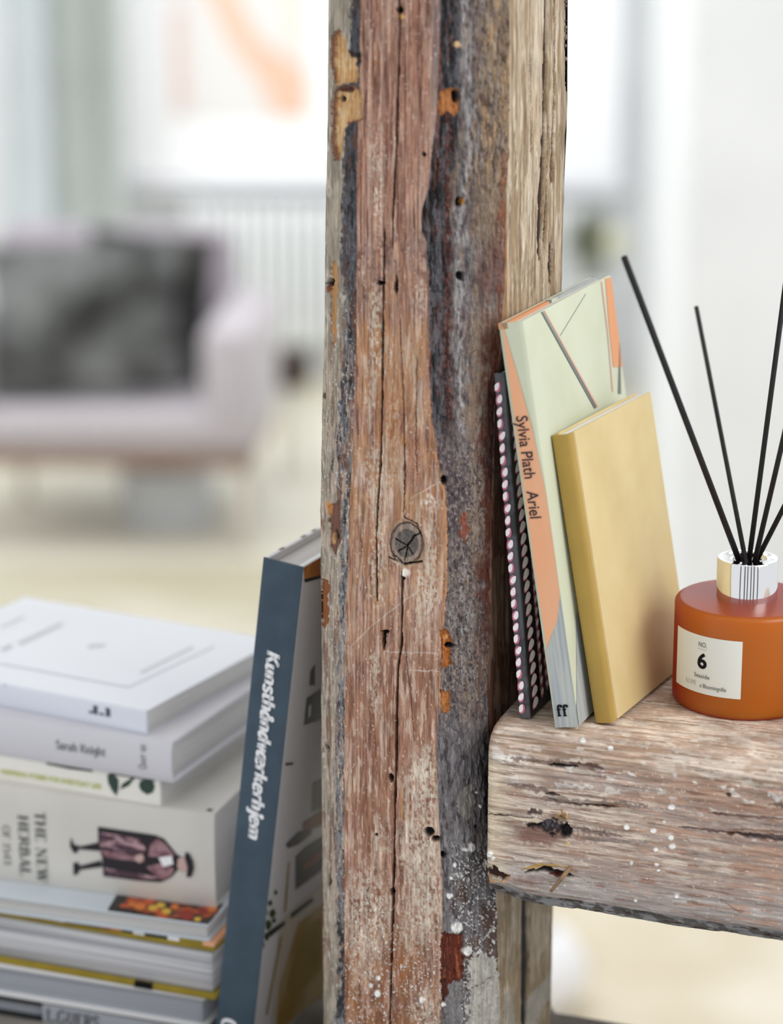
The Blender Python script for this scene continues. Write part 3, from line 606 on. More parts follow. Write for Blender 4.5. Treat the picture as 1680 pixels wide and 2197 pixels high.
# back of the post and the part above the frame
M['old_wood'] = mat('old_timber', '#8f7d69', .8, '#5d4c40', 1, (60, 60, 5), .001, 1, (300, 300, 20), contrast=(.35, .65))
x0, x1 = PPX[0, 0], PPX[0, -1]
bkpts = [(-.0, 1.262), (.06, 1.31), (.080, 1.285)]
def post_core():
    rows = list(range(0, len(pzz), 40)) + [len(pzz) - 1]; vs = []; fs = []
    for r in rows:
        ring = [(PPX[r, 0], YL)] + bkpts + [(PPX[r, -1], YR)]
        vs += [(x - .03, y - 1.2, pzz[r] - ZS) for x, y in ring]
    n = 5
    for i in range(len(rows) - 1):
        for k in range(n - 1): a = i * n + k; fs.append((a, a + n, a + n + 1, a + 1))
    link('rear_face', mesh_from('rear_face', vs, fs), post, [M['old_wood']])
    ring = [(PPX[0, j], PPY[0, j]) for j in range(PPX.shape[1] - 1, -1, -6)] + bkpts
    zt = pzz[0] - ZS; n = len(ring)
    vs = [(x - .03, y - 1.2, zt) for x, y in ring] + [(x - .03, y - 1.2, 3.8 - ZS) for x, y in ring]
    fs = [(i, n + i, n + (i + 1) % n, (i + 1) % n) for i in range(n)] + [tuple(range(n, 2 * n))]
    o = link('upper_shaft', mesh_from('upper_shaft', vs, fs), post, [M['old_wood']])
post_core()

# ---- cross beam
def build_beam():
    A = Vector((.0458, 1.0985, 0))            # front left corner line on plan
    # profile (v depth, z offset from ZT), from back of the top to the underside
    pr = [(.170, 0), (.05, 0), (.018, -.0003), (.009, -.0012), (.0035, -.004), (.0008, -.008), (0, -.014), (0, -.078), (.0006, -.0815), (.0035, -.0845), (.006, -.0905), (.03, -.0915), (.17, -.0915)]
    ns = [110, 40, 12, 8, 8, 8, 190, 6, 6, 14, 6, 10]
    pv = []; pz = []
    for i in range(len(pr) - 1):
        for k in range(ns[i]): t = k / ns[i]; pv.append(pr[i][0] * (1 - t) + pr[i + 1][0] * t); pz.append(pr[i][1] * (1 - t) + pr[i + 1][1] * t)
    pv.append(pr[-1][0]); pz.append(pr[-1][1]); pv = np.array(pv); pz = np.array(pz)
    us = np.concatenate([np.linspace(0, .004, 10)[:-1], np.linspace(.004, .175, 430)[:-1], np.linspace(.175, .9, 60)])
    nr, nc = len(pv), len(us)
    UU = np.repeat(us[None, :], nr, 0); VV = np.repeat(pv[:, None], nc, 1); ZZ = np.repeat(pz[:, None], nc, 1)
    rnd = np.clip(1 - UU / .004, 0, 1); rnd = 1 - np.sqrt(np.clip(1 - rnd ** 2, 0, 1))     # rounded left corner
    frontness = (VV < .02) * 1.0
    VV2 = VV + rnd * .004 * frontness; ZZ2 = ZZ - rnd * .003 * (ZZ > -.01)
    # wavy lower arris
    low = (ZZ < -.075) * 1.0; wav = (vnoise(UU * 40, UU * 0, 5) - .5) * .0016
    ZZ2 = ZZ2 + low * wav + low * np.clip(.02 - UU, 0, 1) * .2
    PX = A.x + U.x * UU + V.x * VV2; PY = A.y + U.y * UU + V.y * VV2; PZ = ZT + ZZ2
    d = PY * cP - (PZ - CAMZ) * sP
    X = (840 + F * PX / d).ravel(); Y = (1098.5 - F * (PY * sP + (PZ - CAMZ) * cP) / d).ravel()
    # surface coordinates: along (px-like units) and around the profile
    a = (UU * 4300).ravel(); arc = np.concatenate([[0], np.cumsum(np.hypot(np.diff(pv), np.diff(pz)))]); bb = np.repeat(arc[:, None], nc, 1).ravel() * 4300
    P = Paint(X, Y); Yg = bb
    nz = lambda sx, sy, sd, o=4: fbm(a / sx, (Yg + 6 * fbm(a / 90, Yg / 40, 77, 2)) / sy, sd, o)
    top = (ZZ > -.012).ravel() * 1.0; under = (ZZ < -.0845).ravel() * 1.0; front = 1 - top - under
    grain = nz(150, 5, 1, 5); g2 = nz(70, 3, 2); mott = nz(22, 14, 3, 5); mid = nz(70, 40, 4); fine = nz(14, 2.2, 5); spk = fbm(a / 5, Yg / 4, 6, 3)
    P.mix('#d2c2b3', X > 0); P.mix('#ae9789', ss(.5, .62, grain) * .8); P.mix('#7d6558', ss(.64, .7, nz(40, 2.2, 12)) * .7); P.mix('#b59a8c', ss(.5, .65, nz(200, 24, 13)) * .5); P.mix('#d6c7b8', ss(.5, .62, g2) * .6); P.mix('#8a6f5e', ss(.62, .72, grain) * .7)
    P.mix('#a78672', front * ss(.48, .66, mid + (X - 1300) / 1500) * .7); P.mix('#a9a4a2', front * ss(1800, 1880, Y - .13 * (X - 1040)) * .75)
    P.mix('#a2928a', front * ss(.5, .62, nz(90, 10, 7)) * .7); P.mix('#d8c6a8', front * (1 - ss(1050, 1110, X)) * .6)
    P.mix('#e6e1da', front * ss(.6, .68, mott) * (1 - ss(1600, 1720, Y - .16 * (X - 1040))) * .9, .0003)
    P.mix('#b79b88', top * ss(.45, .6, mid) * .7); P.mix('#9b8069', top * ss(.55, .65, grain) * .7); P.mix('#d9cfc4', top * ss(.62, .7, mott) * .6)
    P.mix('#b48d78', front * ss(.58, .66, nz(60, 9, 8)) * ss(1250, 1400, X) * .7)
    P.mix('#8a5f4c', front * ss(.66, .74, nz(50, 5, 9)) * .7); P.mix('#ece8e2', front * ss(.76, .8, spk) * .6)
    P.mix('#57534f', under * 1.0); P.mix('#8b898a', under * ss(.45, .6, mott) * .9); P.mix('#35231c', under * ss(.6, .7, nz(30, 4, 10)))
    K = '#120b09'
    Lh = lambda c, pts, w, h=-.001, a_=1, j=.4: P.line(c, pts, w, h, j, a_, True)
    Lh('#6d5244', [(1095, 1628), (1160, 1634), (1225, 1640), (1295, 1648)], 7, -.0004, .8, .9); Lh(K, [(1175, 1641), (1212, 1644), (1240, 1646)], 4, -.002); Lh('#54342a', [(1215, 1636), (1260, 1640), (1296, 1650)], 5, -.0006, .8)
    Lh('#7b6458', [(1088, 1685), (1130, 1690), (1180, 1700)], 7, -.0004, .8, 1.2); Lh(K, [(1168, 1704), (1185, 1705), (1202, 1707)], 4.5, -.003); Lh('#571f12', [(1176, 1714), (1196, 1716)], 3)
    Lh('#7a6c64', [(1150, 1712), (1250, 1722), (1330, 1726), (1390, 1730)], 7, -.0004, .8, 1.2); Lh('#8a5a2c', [(1265, 1728), (1325, 1729)], 4, -.0005, .9); Lh('#4c3a32', [(1205, 1722), (1270, 1727), (1330, 1733)], 2.4)
    Lh(K, [(1045, 1747), (1090, 1750), (1150, 1756)], 1.5, -.001); Lh('#e2d3ba', [(1085, 1752), (1150, 1760), (1230, 1768)], 4, .0004, .9)
    P.blob('#7d5a50', 1160, 1788, 52, 24, 0, .4, 1.4, .9); P.blob('#8d7466', 1240, 1785, 90, 14, 0, .6, 1.2, .8, .4); P.blob('#33282c', 1180, 1774, 30, 17, -.002, .3, 1.6); P.blob(K, 1213, 1784, 12, 16, -.003, .3, 1.2); P.blob('#64606a', 1178, 1770, 18, 9, .001, .4, 1.4, .7, .6); P.blob(K, 1145, 1770, 18, 5, -.001, .4, 1.2)
    P.blob('#5a4a48', 1146, 1741, 15, 6, -.001, .4, 1); P.blob('#d2a765', 1210, 1750, 14, 6, .0008, .4, 1.2, .9, .6); P.blob('#d8b98a', 1217, 1810, 9, 5, .0006, .4, 1)
    Lh('#6f5d58', [(1225, 1772), (1290, 1788), (1340, 1796)], 5, -.0004, .8, 1); Lh('#6b625e', [(1240, 1800), (1330, 1806), (1400, 1808)], 4, 0, .5, 1)
    Lh('#b28f50', [(1118, 1866), (1160, 1856), (1200, 1858), (1235, 1862)], 4, .0004); Lh(K, [(1125, 1872), (1165, 1864), (1195, 1872), (1230, 1878)], 5, -.003); Lh('#4b1c14', [(1178, 1874), (1212, 1882)], 5, -.001)
    P.blob('#8e7067', 1135, 1890, 40, 9, 0, .5, 1.2, .6)
    P.poly('#33160f', [(1043, 1862), (1060, 1858), (1080, 1874), (1096, 1878), (1085, 1888), (1050, 1880)], -.002, .6); P.poly('#c99a72', [(1044, 1884), (1050, 1878), (1062, 1894), (1046, 1896)], .0003, .4); Lh('#cda678', [(1060, 1895), (1085, 1888), (1098, 1880)], 3, .0004)
    P.blob('#b0571a', 1053, 1551, 5, 6, -.0005)
    for x, y, r in ((1441, 1732, 7), (1344, 1775, 6), (1402, 1782, 6), (1440, 1798, 6), (1442, 1816, 7), (1407, 1823, 5), (1354, 1852, 4), (1409, 1855, 4), (1413, 1868, 3), (1364, 1932, 4), (1452, 1922, 5), (1050, 1832, 7), (1058, 1842, 4), (1425, 1763, 3), (1310, 1606, 6), (1250, 1590, 6)): P.blob('#f0efec', x, y, r, r * .9, .0005, .3, .2)
    for p_ in ([(1465, 1785), (1490, 1824)], [(1365, 1698), (1376, 1718)], [(1250, 1885), (1275, 1905)], [(1530, 1920), (1590, 1960)]): P.line('#84684f', p_, 1.3, -.0003, .1, .9, True)
    Lh('#6c5148', [(1520, 1745), (1600, 1752), (1690, 1758)], 3, -.0006, .8); Lh('#54423f', [(1455, 1774), (1560, 1786), (1690, 1796)], 3.5, -.0008, .9); Lh('#3f3434', [(1580, 1790), (1640, 1797), (1700, 1806)], 4, -.001, .9); Lh('#7b5a44', [(1560, 1778), (1700, 1786)], 3, 0, .8); Lh('#5e4a44', [(1650, 1726), (1700, 1730)], 8, -.0006, .8, 1)
    P.blob('#5a4030', 1563, 1705, 5, 5, -.001); P.blob('#5a4030', 1568, 1788, 7, 5, -.001); Lh('#7b5f50', [(1530, 1745), (1560, 1748)], 2.5)
    # grooves on the top near the bottle
    for v0, w0 in ((.098, 2.2), (.106, 3), (.114, 2)): 
        q = (1 - ss(.4, 1.2, abs(VV.ravel() - v0 - .002 * (vnoise(a / 60, a * 0, int(v0 * 1e4)) - .5)) * 4300 / w0)) * top; P.mix('#6c5f30', q * .9, -.0015)
    P.C *= (1 + (fine - .5) * .3)[:, None]
    P.H += (grain - .5) * .0008 * (1 - under) + (fine - .5) * .0003 + under * (mott - .5) * .0008
    dv = np.gradient(pv, axis=0); dz = np.gradient(pz, axis=0); L = np.hypot(dv, dz); nv = dz / L; nzv = -dv / L   # outward normal (v,z)
    nv = np.repeat(nv[:, None], nc, 1).ravel(); nzv = np.repeat(nzv[:, None], nc, 1).ravel()
    keep = (top > 0) & (VV.ravel() > .02); H = np.where(keep, np.minimum(P.H, 0), P.H)
    X3 = np.stack([PX.ravel() + V.x * nv * H, PY.ravel() + V.y * nv * H, PZ.ravel() + nzv * H], 1)
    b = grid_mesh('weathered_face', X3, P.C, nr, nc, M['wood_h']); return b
beam_face = build_beam()
bo = Vector((.0458, 1.0985, ZT - .09))
beam = empty('cross_beam', Matrix.Translation(bo)); tag(beam, 'thick weathered horizontal timber joined to the post, carrying books and bottle', 'beam', kind='thing')
beam_face.parent = beam; beam_face.matrix_parent_inverse = Matrix.Translation(-bo)
# core that closes the left end and back of the beam
vs = []
for u_ in (.0005, .898):
    for v_, z_ in ((.006, -.006), (.168, -.003), (.168, -.088), (.008, -.083), (.006, -.07)):
        p = Vector((.0458, 1.0985, ZT)) + U * u_ + V * v_; vs.append((p.x - bo.x, p.y - bo.y, p.z + z_ - bo.z))
link('core', mesh_from('core', vs, [(0, 1, 2, 3, 4), (9, 8, 7, 6, 5)] + [(i, 5 + i, 5 + (i + 1) % 5, (i + 1) % 5) for i in range(5)]), beam, [M['old_wood']])
# splinters standing off the beam face
M['splinter'] = mat('splinter_wood', '#9a7d5f', .8, '#6d543d', 200)
def fr(X, Y, e=0):       # point on the beam's front plane
    r = ray(X, Y); n = Vector((-math.sin(YAW), -math.cos(YAW), 0)); t = ((Vector((.0458, 1.0985, 0)) + n * e) - Vector((0, 0, CAMZ))).dot(n) / r.dot(n)
    return Vector((0, 0, CAMZ)) + r * t - bo
rod('splinter', fr(1181, 1913, .006), fr(1224, 1861, .0005), .0008, M['splinter'], beam, 6, .0012)
rod('splinter', fr(1190, 1752, .003), fr(1214, 1758, 0), .0006, M['splinter'], beam, 6, .0009)
rod('splinter', fr(1204, 1737, .004), fr(1211, 1756, 0), .0005, M['splinter'], beam, 6, .0008)
# far end of the beam rests on a second post, outside the picture
# ---- sill boards
M['sill'] = mat('grey_sill_wood', '#a39e96', .8, '#5f5a53', 1, (14, 14, 200), .001, 1, (60, 60, 500), contrast=(.35, .65))
so = Vector((0, 1.03, 0))
def board(name, pts, z0, z1, m, label, cat, bev=.003):
    bm = bmesh.new(); n = len(pts)
    lo = [bm.verts.new((x, y, z0)) for x, y in pts]; hi = [bm.verts.new((x, y, z1)) for x, y in pts]
    bm.faces.new(lo[::-1]); bm.faces.new(hi)
    for i in range(n): bm.faces.new((lo[i], lo[(i + 1) % n], hi[(i + 1) % n], hi[i]))
    if bev: bmesh.ops.bevel(bm, geom=bm.edges[:], offset=bev, segments=2, affect='EDGES')
    me = bpy.data.meshes.new(name); bm.to_mesh(me); bm.free(); o = link(name, me, None, [m])
    if label: tag(o, label, cat, kind='thing')
    return o
q = lambda u_, v_: ((Vector((.0458, 1.0985, 0)) + U * u_ + V * v_).x, (Vector((.0458, 1.0985, 0)) + U * u_ + V * v_).y)
board('sill_beam', [q(-1.1, -.06), q(.9, -.06), q(.9, .158), q(-.01, .158), (.078, 1.30), (.07, 1.62), q(-1.1, .5)], ZS - .09, ZS, M['sill'], 'grey weathered sill timber under the post and the stacked books', 'sill')
struct(prism('wall_knee', [q(-1.1, -.03), q(.9, -.03), q(.9, .14), q(-.01, .14), (.07, 1.28), (.06, 1.6), q(-1.1, .47)], 0, ZS - .0905, M['knee']))

# ================================================================== LETTERING
SER = {  # skeleton glyphs: width, strokes (s=stem/curve smooth flag)
 'K': (.66, [[(.12, 0), (.12, .7)], [(.55, .68), (.2, .33)], [(.26, .4), (.56, .02)], 'h.02,.24,0', 'h.02,.24,.7', 'h.44,.66,0', 'h.42,.64,.7']),
 'u': (.56, [[(.1, .46), (.1, .14), (.16, .03), (.26, .03), (.38, .14)], [(.4, .46), (.4, 0)], 'h.0,.1,.46', 'h.3,.4,.46', 'h.4,.5,0']),
 'n': (.58, [[(.1, 0), (.1, .46)], [(.1, .32), (.2, .44), (.32, .45), (.41, .36), (.41, 0)], 'h.0,.1,.46', 'h.02,.2,0', 'h.33,.52,0']),
 'm': (.86, [[(.1, 0), (.1, .46)], [(.1, .32), (.19, .44), (.3, .45), (.38, .36), (.38, 0)], [(.38, .32), (.48, .44), (.58, .45), (.67, .36), (.67, 0)], 'h.0,.1,.46', 'h.02,.2,0', 'h.3,.47,0', 'h.6,.78,0']),
 's': (.42, [[(.34, .37), (.28, .45), (.16, .46), (.07, .37), (.12, .28), (.26, .2), (.33, .12), (.25, .01), (.12, .0), (.04, .1)]]),
 't': (.38, [[(.14, .6), (.14, .12), (.2, .02), (.32, .05)], 'h.02,.32,.46']),
 'h': (.58, [[(.1, 0), (.1, .72)], [(.1, .32), (.2, .44), (.32, .45), (.41, .36), (.41, 0)], 'h.0,.1,.72', 'h.02,.2,0', 'h.33,.52,0']),
 'a': (.54, [[(.38, .34), (.3, .45), (.18, .44), (.06, .28), (.06, .1), (.14, .0), (.24, .04), (.38, .22)], [(.38, .46), (.38, .06), (.46, .01)]]),
 'd': (.56, [[(.38, .34), (.3, .45), (.18, .44), (.06, .28), (.06, .1), (.14, .0), (.24, .04), (.38, .22)], [(.4, .72), (.4, 0)], 'h.28,.4,.72', 'h.4,.5,0']),
 'v': (.5, [[(.08, .46), (.22, 0)], [(.22, .0), (.42, .46)], 'h.0,.18,.46', 'h.34,.48,.46']),
 'r': (.42, [[(.1, 0), (.1, .46)], [(.1, .3), (.18, .42), (.28, .46), (.35, .4)], 'h.0,.1,.46', 'h.02,.2,0']),
 'k': (.56, [[(.1, 0), (.1, .72)], [(.42, .45), (.18, .24)], [(.22, .28), (.44, .02)], 'h.0,.1,.72', 'h.02,.2,0', 'h.36,.52,0', 'h.32,.48,.46']),
 'e': (.48, [[(.08, .22), (.36, .3), (.36, .4), (.26, .46), (.13, .42), (.06, .25), (.07, .1), (.16, .0), (.28, .01), (.38, .1)]]),
 'j': (.3, [[(.14, .46), (.14, -.1), (.08, -.2), (-.04, -.2)], 'h.02,.14,.46', '.(.16,.62)']),
 'i': (.28, [[(.12, .46), (.12, 0)], 'h.02,.12,.46', 'h.03,.22,0', '.(.12,.62)']),
 'g': (.52, [[(.38, .34), (.28, .46), (.14, .44), (.06, .28), (.14, .12), (.28, .12), (.38, .26)], [(.38, .46), (.38, -.08), (.3, -.2), (.14, -.2), (.06, -.12)]]),
 'f': (.4, [[(.34, .66), (.28, .72), (.2, .7), (.15, .58), (.15, 0)], 'h.03,.3,.46', 'h.04,.28,0', '.(.35,.64)']),
 'S': (.52, [[(.42, .56), (.36, .67), (.22, .71), (.08, .6), (.1, .46), (.3, .34), (.42, .2), (.36, .04), (.2, -.01), (.06, .12)]]),
 'T': (.6, [[(.3, 0), (.3, .7)], 'h.04,.56,.7', 'h.2,.4,0', 'v.05,.56,.7', 'v.55,.56,.7']),
 'H': (.72, [[(.14, 0), (.14, .7)], [(.56, 0), (.56, .7)], 'h.14,.56,.36', 'h.04,.24,0', 'h.04,.24,.7', 'h.46,.66,0', 'h.46,.66,.7']),
 'E': (.6, [[(.14, 0), (.14, .7)], 'h.04,.5,.7', 'h.04,.52,0', 'h.14,.4,.36', 'v.5,.56,.7', 'v.52,0,.15']),
 'N': (.74, [[(.14, .7), (.58, 0)], 'v.14,0,.7', 'v.58,0,.7', 'h.04,.2,.7', 'h.05,.24,0', 'h.48,.68,.7']),
 'W': (.9, [[(.1, .7), (.28, 0)], [(.44, .7), (.62, 0)], 't.28,0,.44,.7', 't.62,0,.8,.7', 'h.0,.2,.7', 'h.34,.54,.7', 'h.7,.88,.7']),
 'R': (.66, [[(.14, 0), (.14, .7)], [(.14, .69), (.36, .69), (.48, .6), (.46, .42), (.32, .36), (.14, .36)], [(.32, .36), (.6, 0)], 'h.04,.24,0', 'h.04,.2,.7']),
 'B': (.62, [[(.14, 0), (.14, .7)], [(.14, .69), (.34, .69), (.45, .58), (.42, .42), (.14, .37)], [(.14, .37), (.42, .35), (.52, .2), (.42, .03), (.14, .01)], 'h.04,.2,0', 'h.04,.2,.7']),
 'A': (.7, [[(.34, .7), (.58, 0)], 't.34,.7,.1,0', 'h.18,.48,.22', 'h.02,.2,0', 'h.48,.68,0']),
 'L': (.58, [[(.14, 0), (.14, .7)], 'h.04,.24,.7', 'h.04,.52,0', 'v.52,0,.17']),
 'O': (.7, [[(.35, .71), (.16, .62), (.08, .35), (.16, .08), (.35, -.01), (.54, .08), (.62, .35), (.54, .62), (.35, .71)]]),
 'F': (.56, [[(.14, 0), (.14, .7)], 'h.04,.5,.7', 'h.14,.4,.36', 'h.04,.24,0', 'v.5,.56,.7']),
 'G': (.7, [[(.58, .58), (.46, .69), (.3, .7), (.12, .56), (.08, .3), (.18, .06), (.36, -.01), (.56, .08), (.56, .28)], 'h.44,.66,.3']),
 'Q': (.7, [[(.35, .71), (.16, .62), (.08, .35), (.16, .08), (.35, -.01), (.54, .08), (.62, .35), (.54, .62), (.35, .71)], 't.36,.1,.62,-.14']),
 'U': (.7, [[(.16, .7), (.16, .2), (.26, .02), (.44, .02), (.54, .2), (.54, .7)], 'h.06,.26,.7', 'h.46,.62,.7']),
 'P': (.6, [[(.14, 0), (.14, .7)], [(.14, .69), (.36, .69), (.48, .58), (.46, .4), (.3, .33), (.14, .34)], 'h.04,.24,0', 'h.04,.2,.7']),
 'I': (.34, [[(.17, 0), (.17, .7)], 'h.06,.28,0', 'h.06,.28,.7']),
 'V': (.66, [[(.08, .7), (.32, 0)], 't.32,0,.56,.7', 'h.0,.18,.7', 'h.46,.64,.7']),
 'Y': (.62, [[(.3, 0), (.3, .34)], [(.08, .7), (.3, .34)], 't.3,.34,.52,.7', 'h.2,.4,0']),
 'D': (.68, [[(.14, 0), (.14, .7)], [(.14, .69), (.36, .69), (.56, .55), (.6, .35), (.56, .14), (.36, .01), (.14, .01)]]),
 'M': (.86, [[(.14, .7), (.42, .06)], 't.42,.06,.7,.7', [(.7, .7), (.7, 0)], 'v.14,0,.7', 'h.04,.24,0', 'h.6,.8,0']),
 '1': (.4, [[(.2, 0), (.2, .7)], 'h.1,.3,0', 't.08,.58,.2,.7']),
 '5': (.5, [[(.12, .68), (.1, .42), (.24, .44), (.4, .34), (.4, .12), (.24, 0), (.08, .06)], 'h.12,.4,.68']),
 '4': (.54, [[(.36, 0), (.36, .7)], 't.36,.7,.04,.2', 'h.04,.5,.2']),
 '3': (.5, [[(.08, .6), (.22, .7), (.38, .6), (.34, .42), (.2, .37), (.38, .32), (.42, .14), (.26, 0), (.08, .06)]]),
 '[': (.3, [[(.1, -.06), (.1, .74)], 'h.1,.24,-.06', 'h.1,.24,.74']), ']': (.3, [[(.2, -.06), (.2, .74)], 'h.06,.2,-.06', 'h.06,.2,.74']),
 '.': (.24, ['.(.12,.05)']), "'": (.22, ['v.1,.55,.72']), ' ': (.3, []), '-': (.3, ['h.04,.26,.3']),
}
SER['å'] = (.54, SER['a'][1] + ['o.26,.62']); SER['æ'] = (.76, SER['a'][1] + [[(x + .3, y) for x, y in SER['e'][1][0]]])
def smooth_pts(p, n=5):
    if len(p) < 3: return p
    q = [p[0]] + list(p) + [p[-1]]; out = []
    for i in range(1, len(q) - 2):
        for k in range(n):
            t = k / n; r = []
            for c in (0, 1):
                a, b, c_, d = (q[i + e][c] for e in (-1, 0, 1, 2))
                r.append(.5 * (2 * b + (c_ - a) * t + (2 * a - 5 * b + 4 * c_ - d) * t * t + (-a + 3 * b - 3 * c_ + d) * t ** 3))
            out.append(tuple(r))
    return out + [p[-1]]
def serif_text(txt, size, bold=.13, thin=.045, italic=0, track=0.0):
    """returns verts(2d), faces, width (units of size)"""
    vs = []; fs = []; x0 = 0
    def stroke(p, tmax, tmin):
        n = len(p); L = []
        for i in range(n):
            a = p[max(0, i - 1)]; b = p[min(n - 1, i + 1)]; dx, dy = b[0] - a[0], b[1] - a[1]; l = math.hypot(dx, dy) or 1; dx /= l; dy /= l
            w = (tmin + (tmax - tmin) * abs(dy) ** 1.2) / 2; L.append((p[i][0] - dy * w, p[i][1] + dx * w, p[i][0] + dy * w, p[i][1] - dx * w))
        for i in range(n - 1):
            k = len(vs); a, b = L[i], L[i + 1]
            vs.extend([(x0 + a[0], a[1]), (x0 + a[2], a[3]), (x0 + b[2], b[3]), (x0 + b[0], b[1])]); fs.append((k, k + 1, k + 2, k + 3))
    for chx in txt:
        w, st = SER.get(chx, SER[' '])
        for s_ in st:
            if isinstance(s_, list): stroke(smooth_pts(s_), bold, thin)
            elif s_[0] == 'h': a, b, y = map(float, s_[1:].split(',')); stroke([(a, y + (thin * .5 if y < .1 else -thin * .5)), (b, y + (thin * .5 if y < .1 else -thin * .5))], bold, thin * 1.15)
            elif s_[0] == 'v': x, a, b = map(float, s_[1:].split(',')); stroke([(x, a), (x, b)], thin, thin)
            elif s_[0] == 't': a, b, c, d = map(float, s_[1:].split(',')); stroke([(a, b), (c, d)], thin * 1.2, thin)
            elif s_[0] in '.o':
                cx, cy = map(float, s_[1:].strip('()').split(',')); n = 12; r = bold * .62
                if s_[0] == '.':
                    k = len(vs); vs.extend([(x0 + cx + r * math.cos(6.2832 * i / n), cy + r * math.sin(6.2832 * i / n)) for i in range(n)]); fs.append(tuple(range(k, k + n)))
                else: stroke([(cx + .085 * math.cos(6.2832 * i / n), cy + .085 * math.sin(6.2832 * i / n)) for i in range(n + 1)], thin * 1.3, thin * 1.1)
        x0 += w + track
    vs = [((x + y * italic) * size, y * size) for x, y in vs]
    return vs, fs, x0 * size
def sans_text(txt, size, bold=0.0):
    cu = bpy.data.curves.new('tmp_text', 'FONT'); cu.body = txt; cu.size = size; cu.offset = bold * size; cu.resolution_u = 4
    o = bpy.data.objects.new('tmp_text', cu); COL.objects.link(o); dg = bpy.context.evaluated_depsgraph_get(); me = bpy.data.meshes.new_from_object(o.evaluated_get(dg))
    vs = [(v.co.x, v.co.y) for v in me.vertices]; fs = [tuple(p.vertices) for p in me.polygons]
    w = max([v[0] for v in vs] + [0]); bpy.data.objects.remove(o); bpy.data.curves.remove(cu); bpy.data.meshes.remove(me)
    return vs, fs, w
def put_text(tx, parent, org, adv, up, m, name='lettering', fit=None, off=None):
    vs, fs, w = tx; org = Vector(org); adv = Vector(adv); up = Vector(up); k = (fit / w) if fit else 1
    pts = [org + adv * x * k + up * y for x, y in vs]
    if off: pts = [off(p) for p in pts]
    return link(name, mesh_from(name, pts, fs), parent, [m])

# ================================================================== BOOKS
def frame_stand(o, yaw, lean):
    d = Vector((math.sin(yaw), math.cos(yaw), 0)); w0 = Vector((math.cos(yaw), -math.sin(yaw), 0)); z = Vector((0, 0, 1))
    h = z * math.cos(lean) - w0 * math.sin(lean); w = w0 * math.cos(lean) + z * math.sin(lean); return mk(o, w, d, h)
def frame_flat(o, yaw):
    return mk(o, Vector((0, 0, 1)), Vector((math.sin(yaw), math.cos(yaw), 0)), Vector((-math.cos(yaw), math.sin(yaw), 0)))
def mk(o, w, d, h):
    m = Matrix.Identity(4)
    for i, v in enumerate((w, d, h)):
        for j in range(3): m[j][i] = v[j]
    m.translation = Vector(o); return m
def book(name, Mx, t, D, H, mb, ms, mp, label, group, board=.0022, over=.003, hinge=.005, bulge=0.0, mback=None, bev=.0005, paper=False, fore=False):
    """local axes: x thickness, y depth away from the spine, z along the spine. parts: front_board, back_board, spine, page_block"""
    r = empty(name, Mx); tag(r, label, 'book', group)
    if paper: board = .0006; over = 0.0; hinge = 0.0
    if fore:
        box('front_board', t - board, t, 0, D, 0, H, mb, r, bev); box('back_board', 0, board, 0, D, 0, H, mback or mb, r, bev); box('spine', board * .5, t - board * .5, D - .002, D, 0.0005, H - .0005, mb, r); box('page_block', board, t - board, over, D - .0025, over, H - over, mp, r, .0002, 1)
        return r
    e = .00015
    by = max(hinge, .0012)
    box('front_board', t - board, t, by, D, 0, H, mb, r, bev); box('back_board', 0, board, by, D, 0, H, mback or mb, r, bev)
    # spine, wrapping round both edges, with optional rounding
    n = 10; pts = []
    hg = max(hinge - .0015, .0013)
    pts.append((e * 2, hg)); 
    for i in range(n + 1): x = t * i / n; c = .0008 if (i in (0, n)) else 0; pts.append((x + (e if i == 0 else -e if i == n else 0), -bulge * (1 - (2 * i / n - 1) ** 2) + c * .5))
    pts.append((t - e * 2, hg)); inn = [(t - board, hg)] + [(board + (t - 2 * board) * i / n, .0016 - bulge * (1 - (2 * i / n - 1) ** 2)) for i in range(n, -1, -1)] + [(board, hg)]
    ring = pts + inn; k = len(ring); vs = [(x, y, 0.0001) for x, y in ring] + [(x, y, H - .0001) for x, y in ring]
    fs = [(i, (i + 1) % k, k + (i + 1) % k, k + i) for i in range(k)]
    # caps as quads between outer and inner
    m_ = len(pts)
    for i in range(m_ - 1):
        a, b, c, d = i, i + 1, k - 2 - i, k - 1 - i
        fs += [(a, d, c, b)] if len({a, b, c, d}) == 4 else []
        fs += [(k + a, k + b, k + c, k + d)] if len({a, b, c, d}) == 4 else []
    me = mesh_from('spine', vs, fs)
    for p in me.polygons: p.use_smooth = True
    try: me.set_sharp_from_angle(angle=R(40))
    except Exception: pass
    link('spine', me, r, [ms])
    if hinge > .001:
        box('hinge', t - board * .8, t - board * .45, hinge - .0016, hinge + .0004, 0.0004, H - .0004, mb, r)
        box('hinge', board * .45, board * .8, hinge - .0016, hinge + .0004, 0.0004, H - .0004, mback or mb, r)
    box('page_block', board + e, t - board - e, .0018, D - over, over, H - over, mp, r, .0002, 1)
    return r
def loc_on(r, X, Y, axis, val):
    """pixel -> local point on the plane local[axis]=val of book r"""
    Mi = r.matrix_world.inverted() if False else r['mw_inv'] if 'mw_inv' in r else None
    Mi = MW[r.name].inverted(); o = Mi @ Vector((0, 0, CAMZ)); d = Mi.to_3x3() @ ray(X, Y); t = (val - o[axis]) / d[axis]; return o + d * t
MW = {}
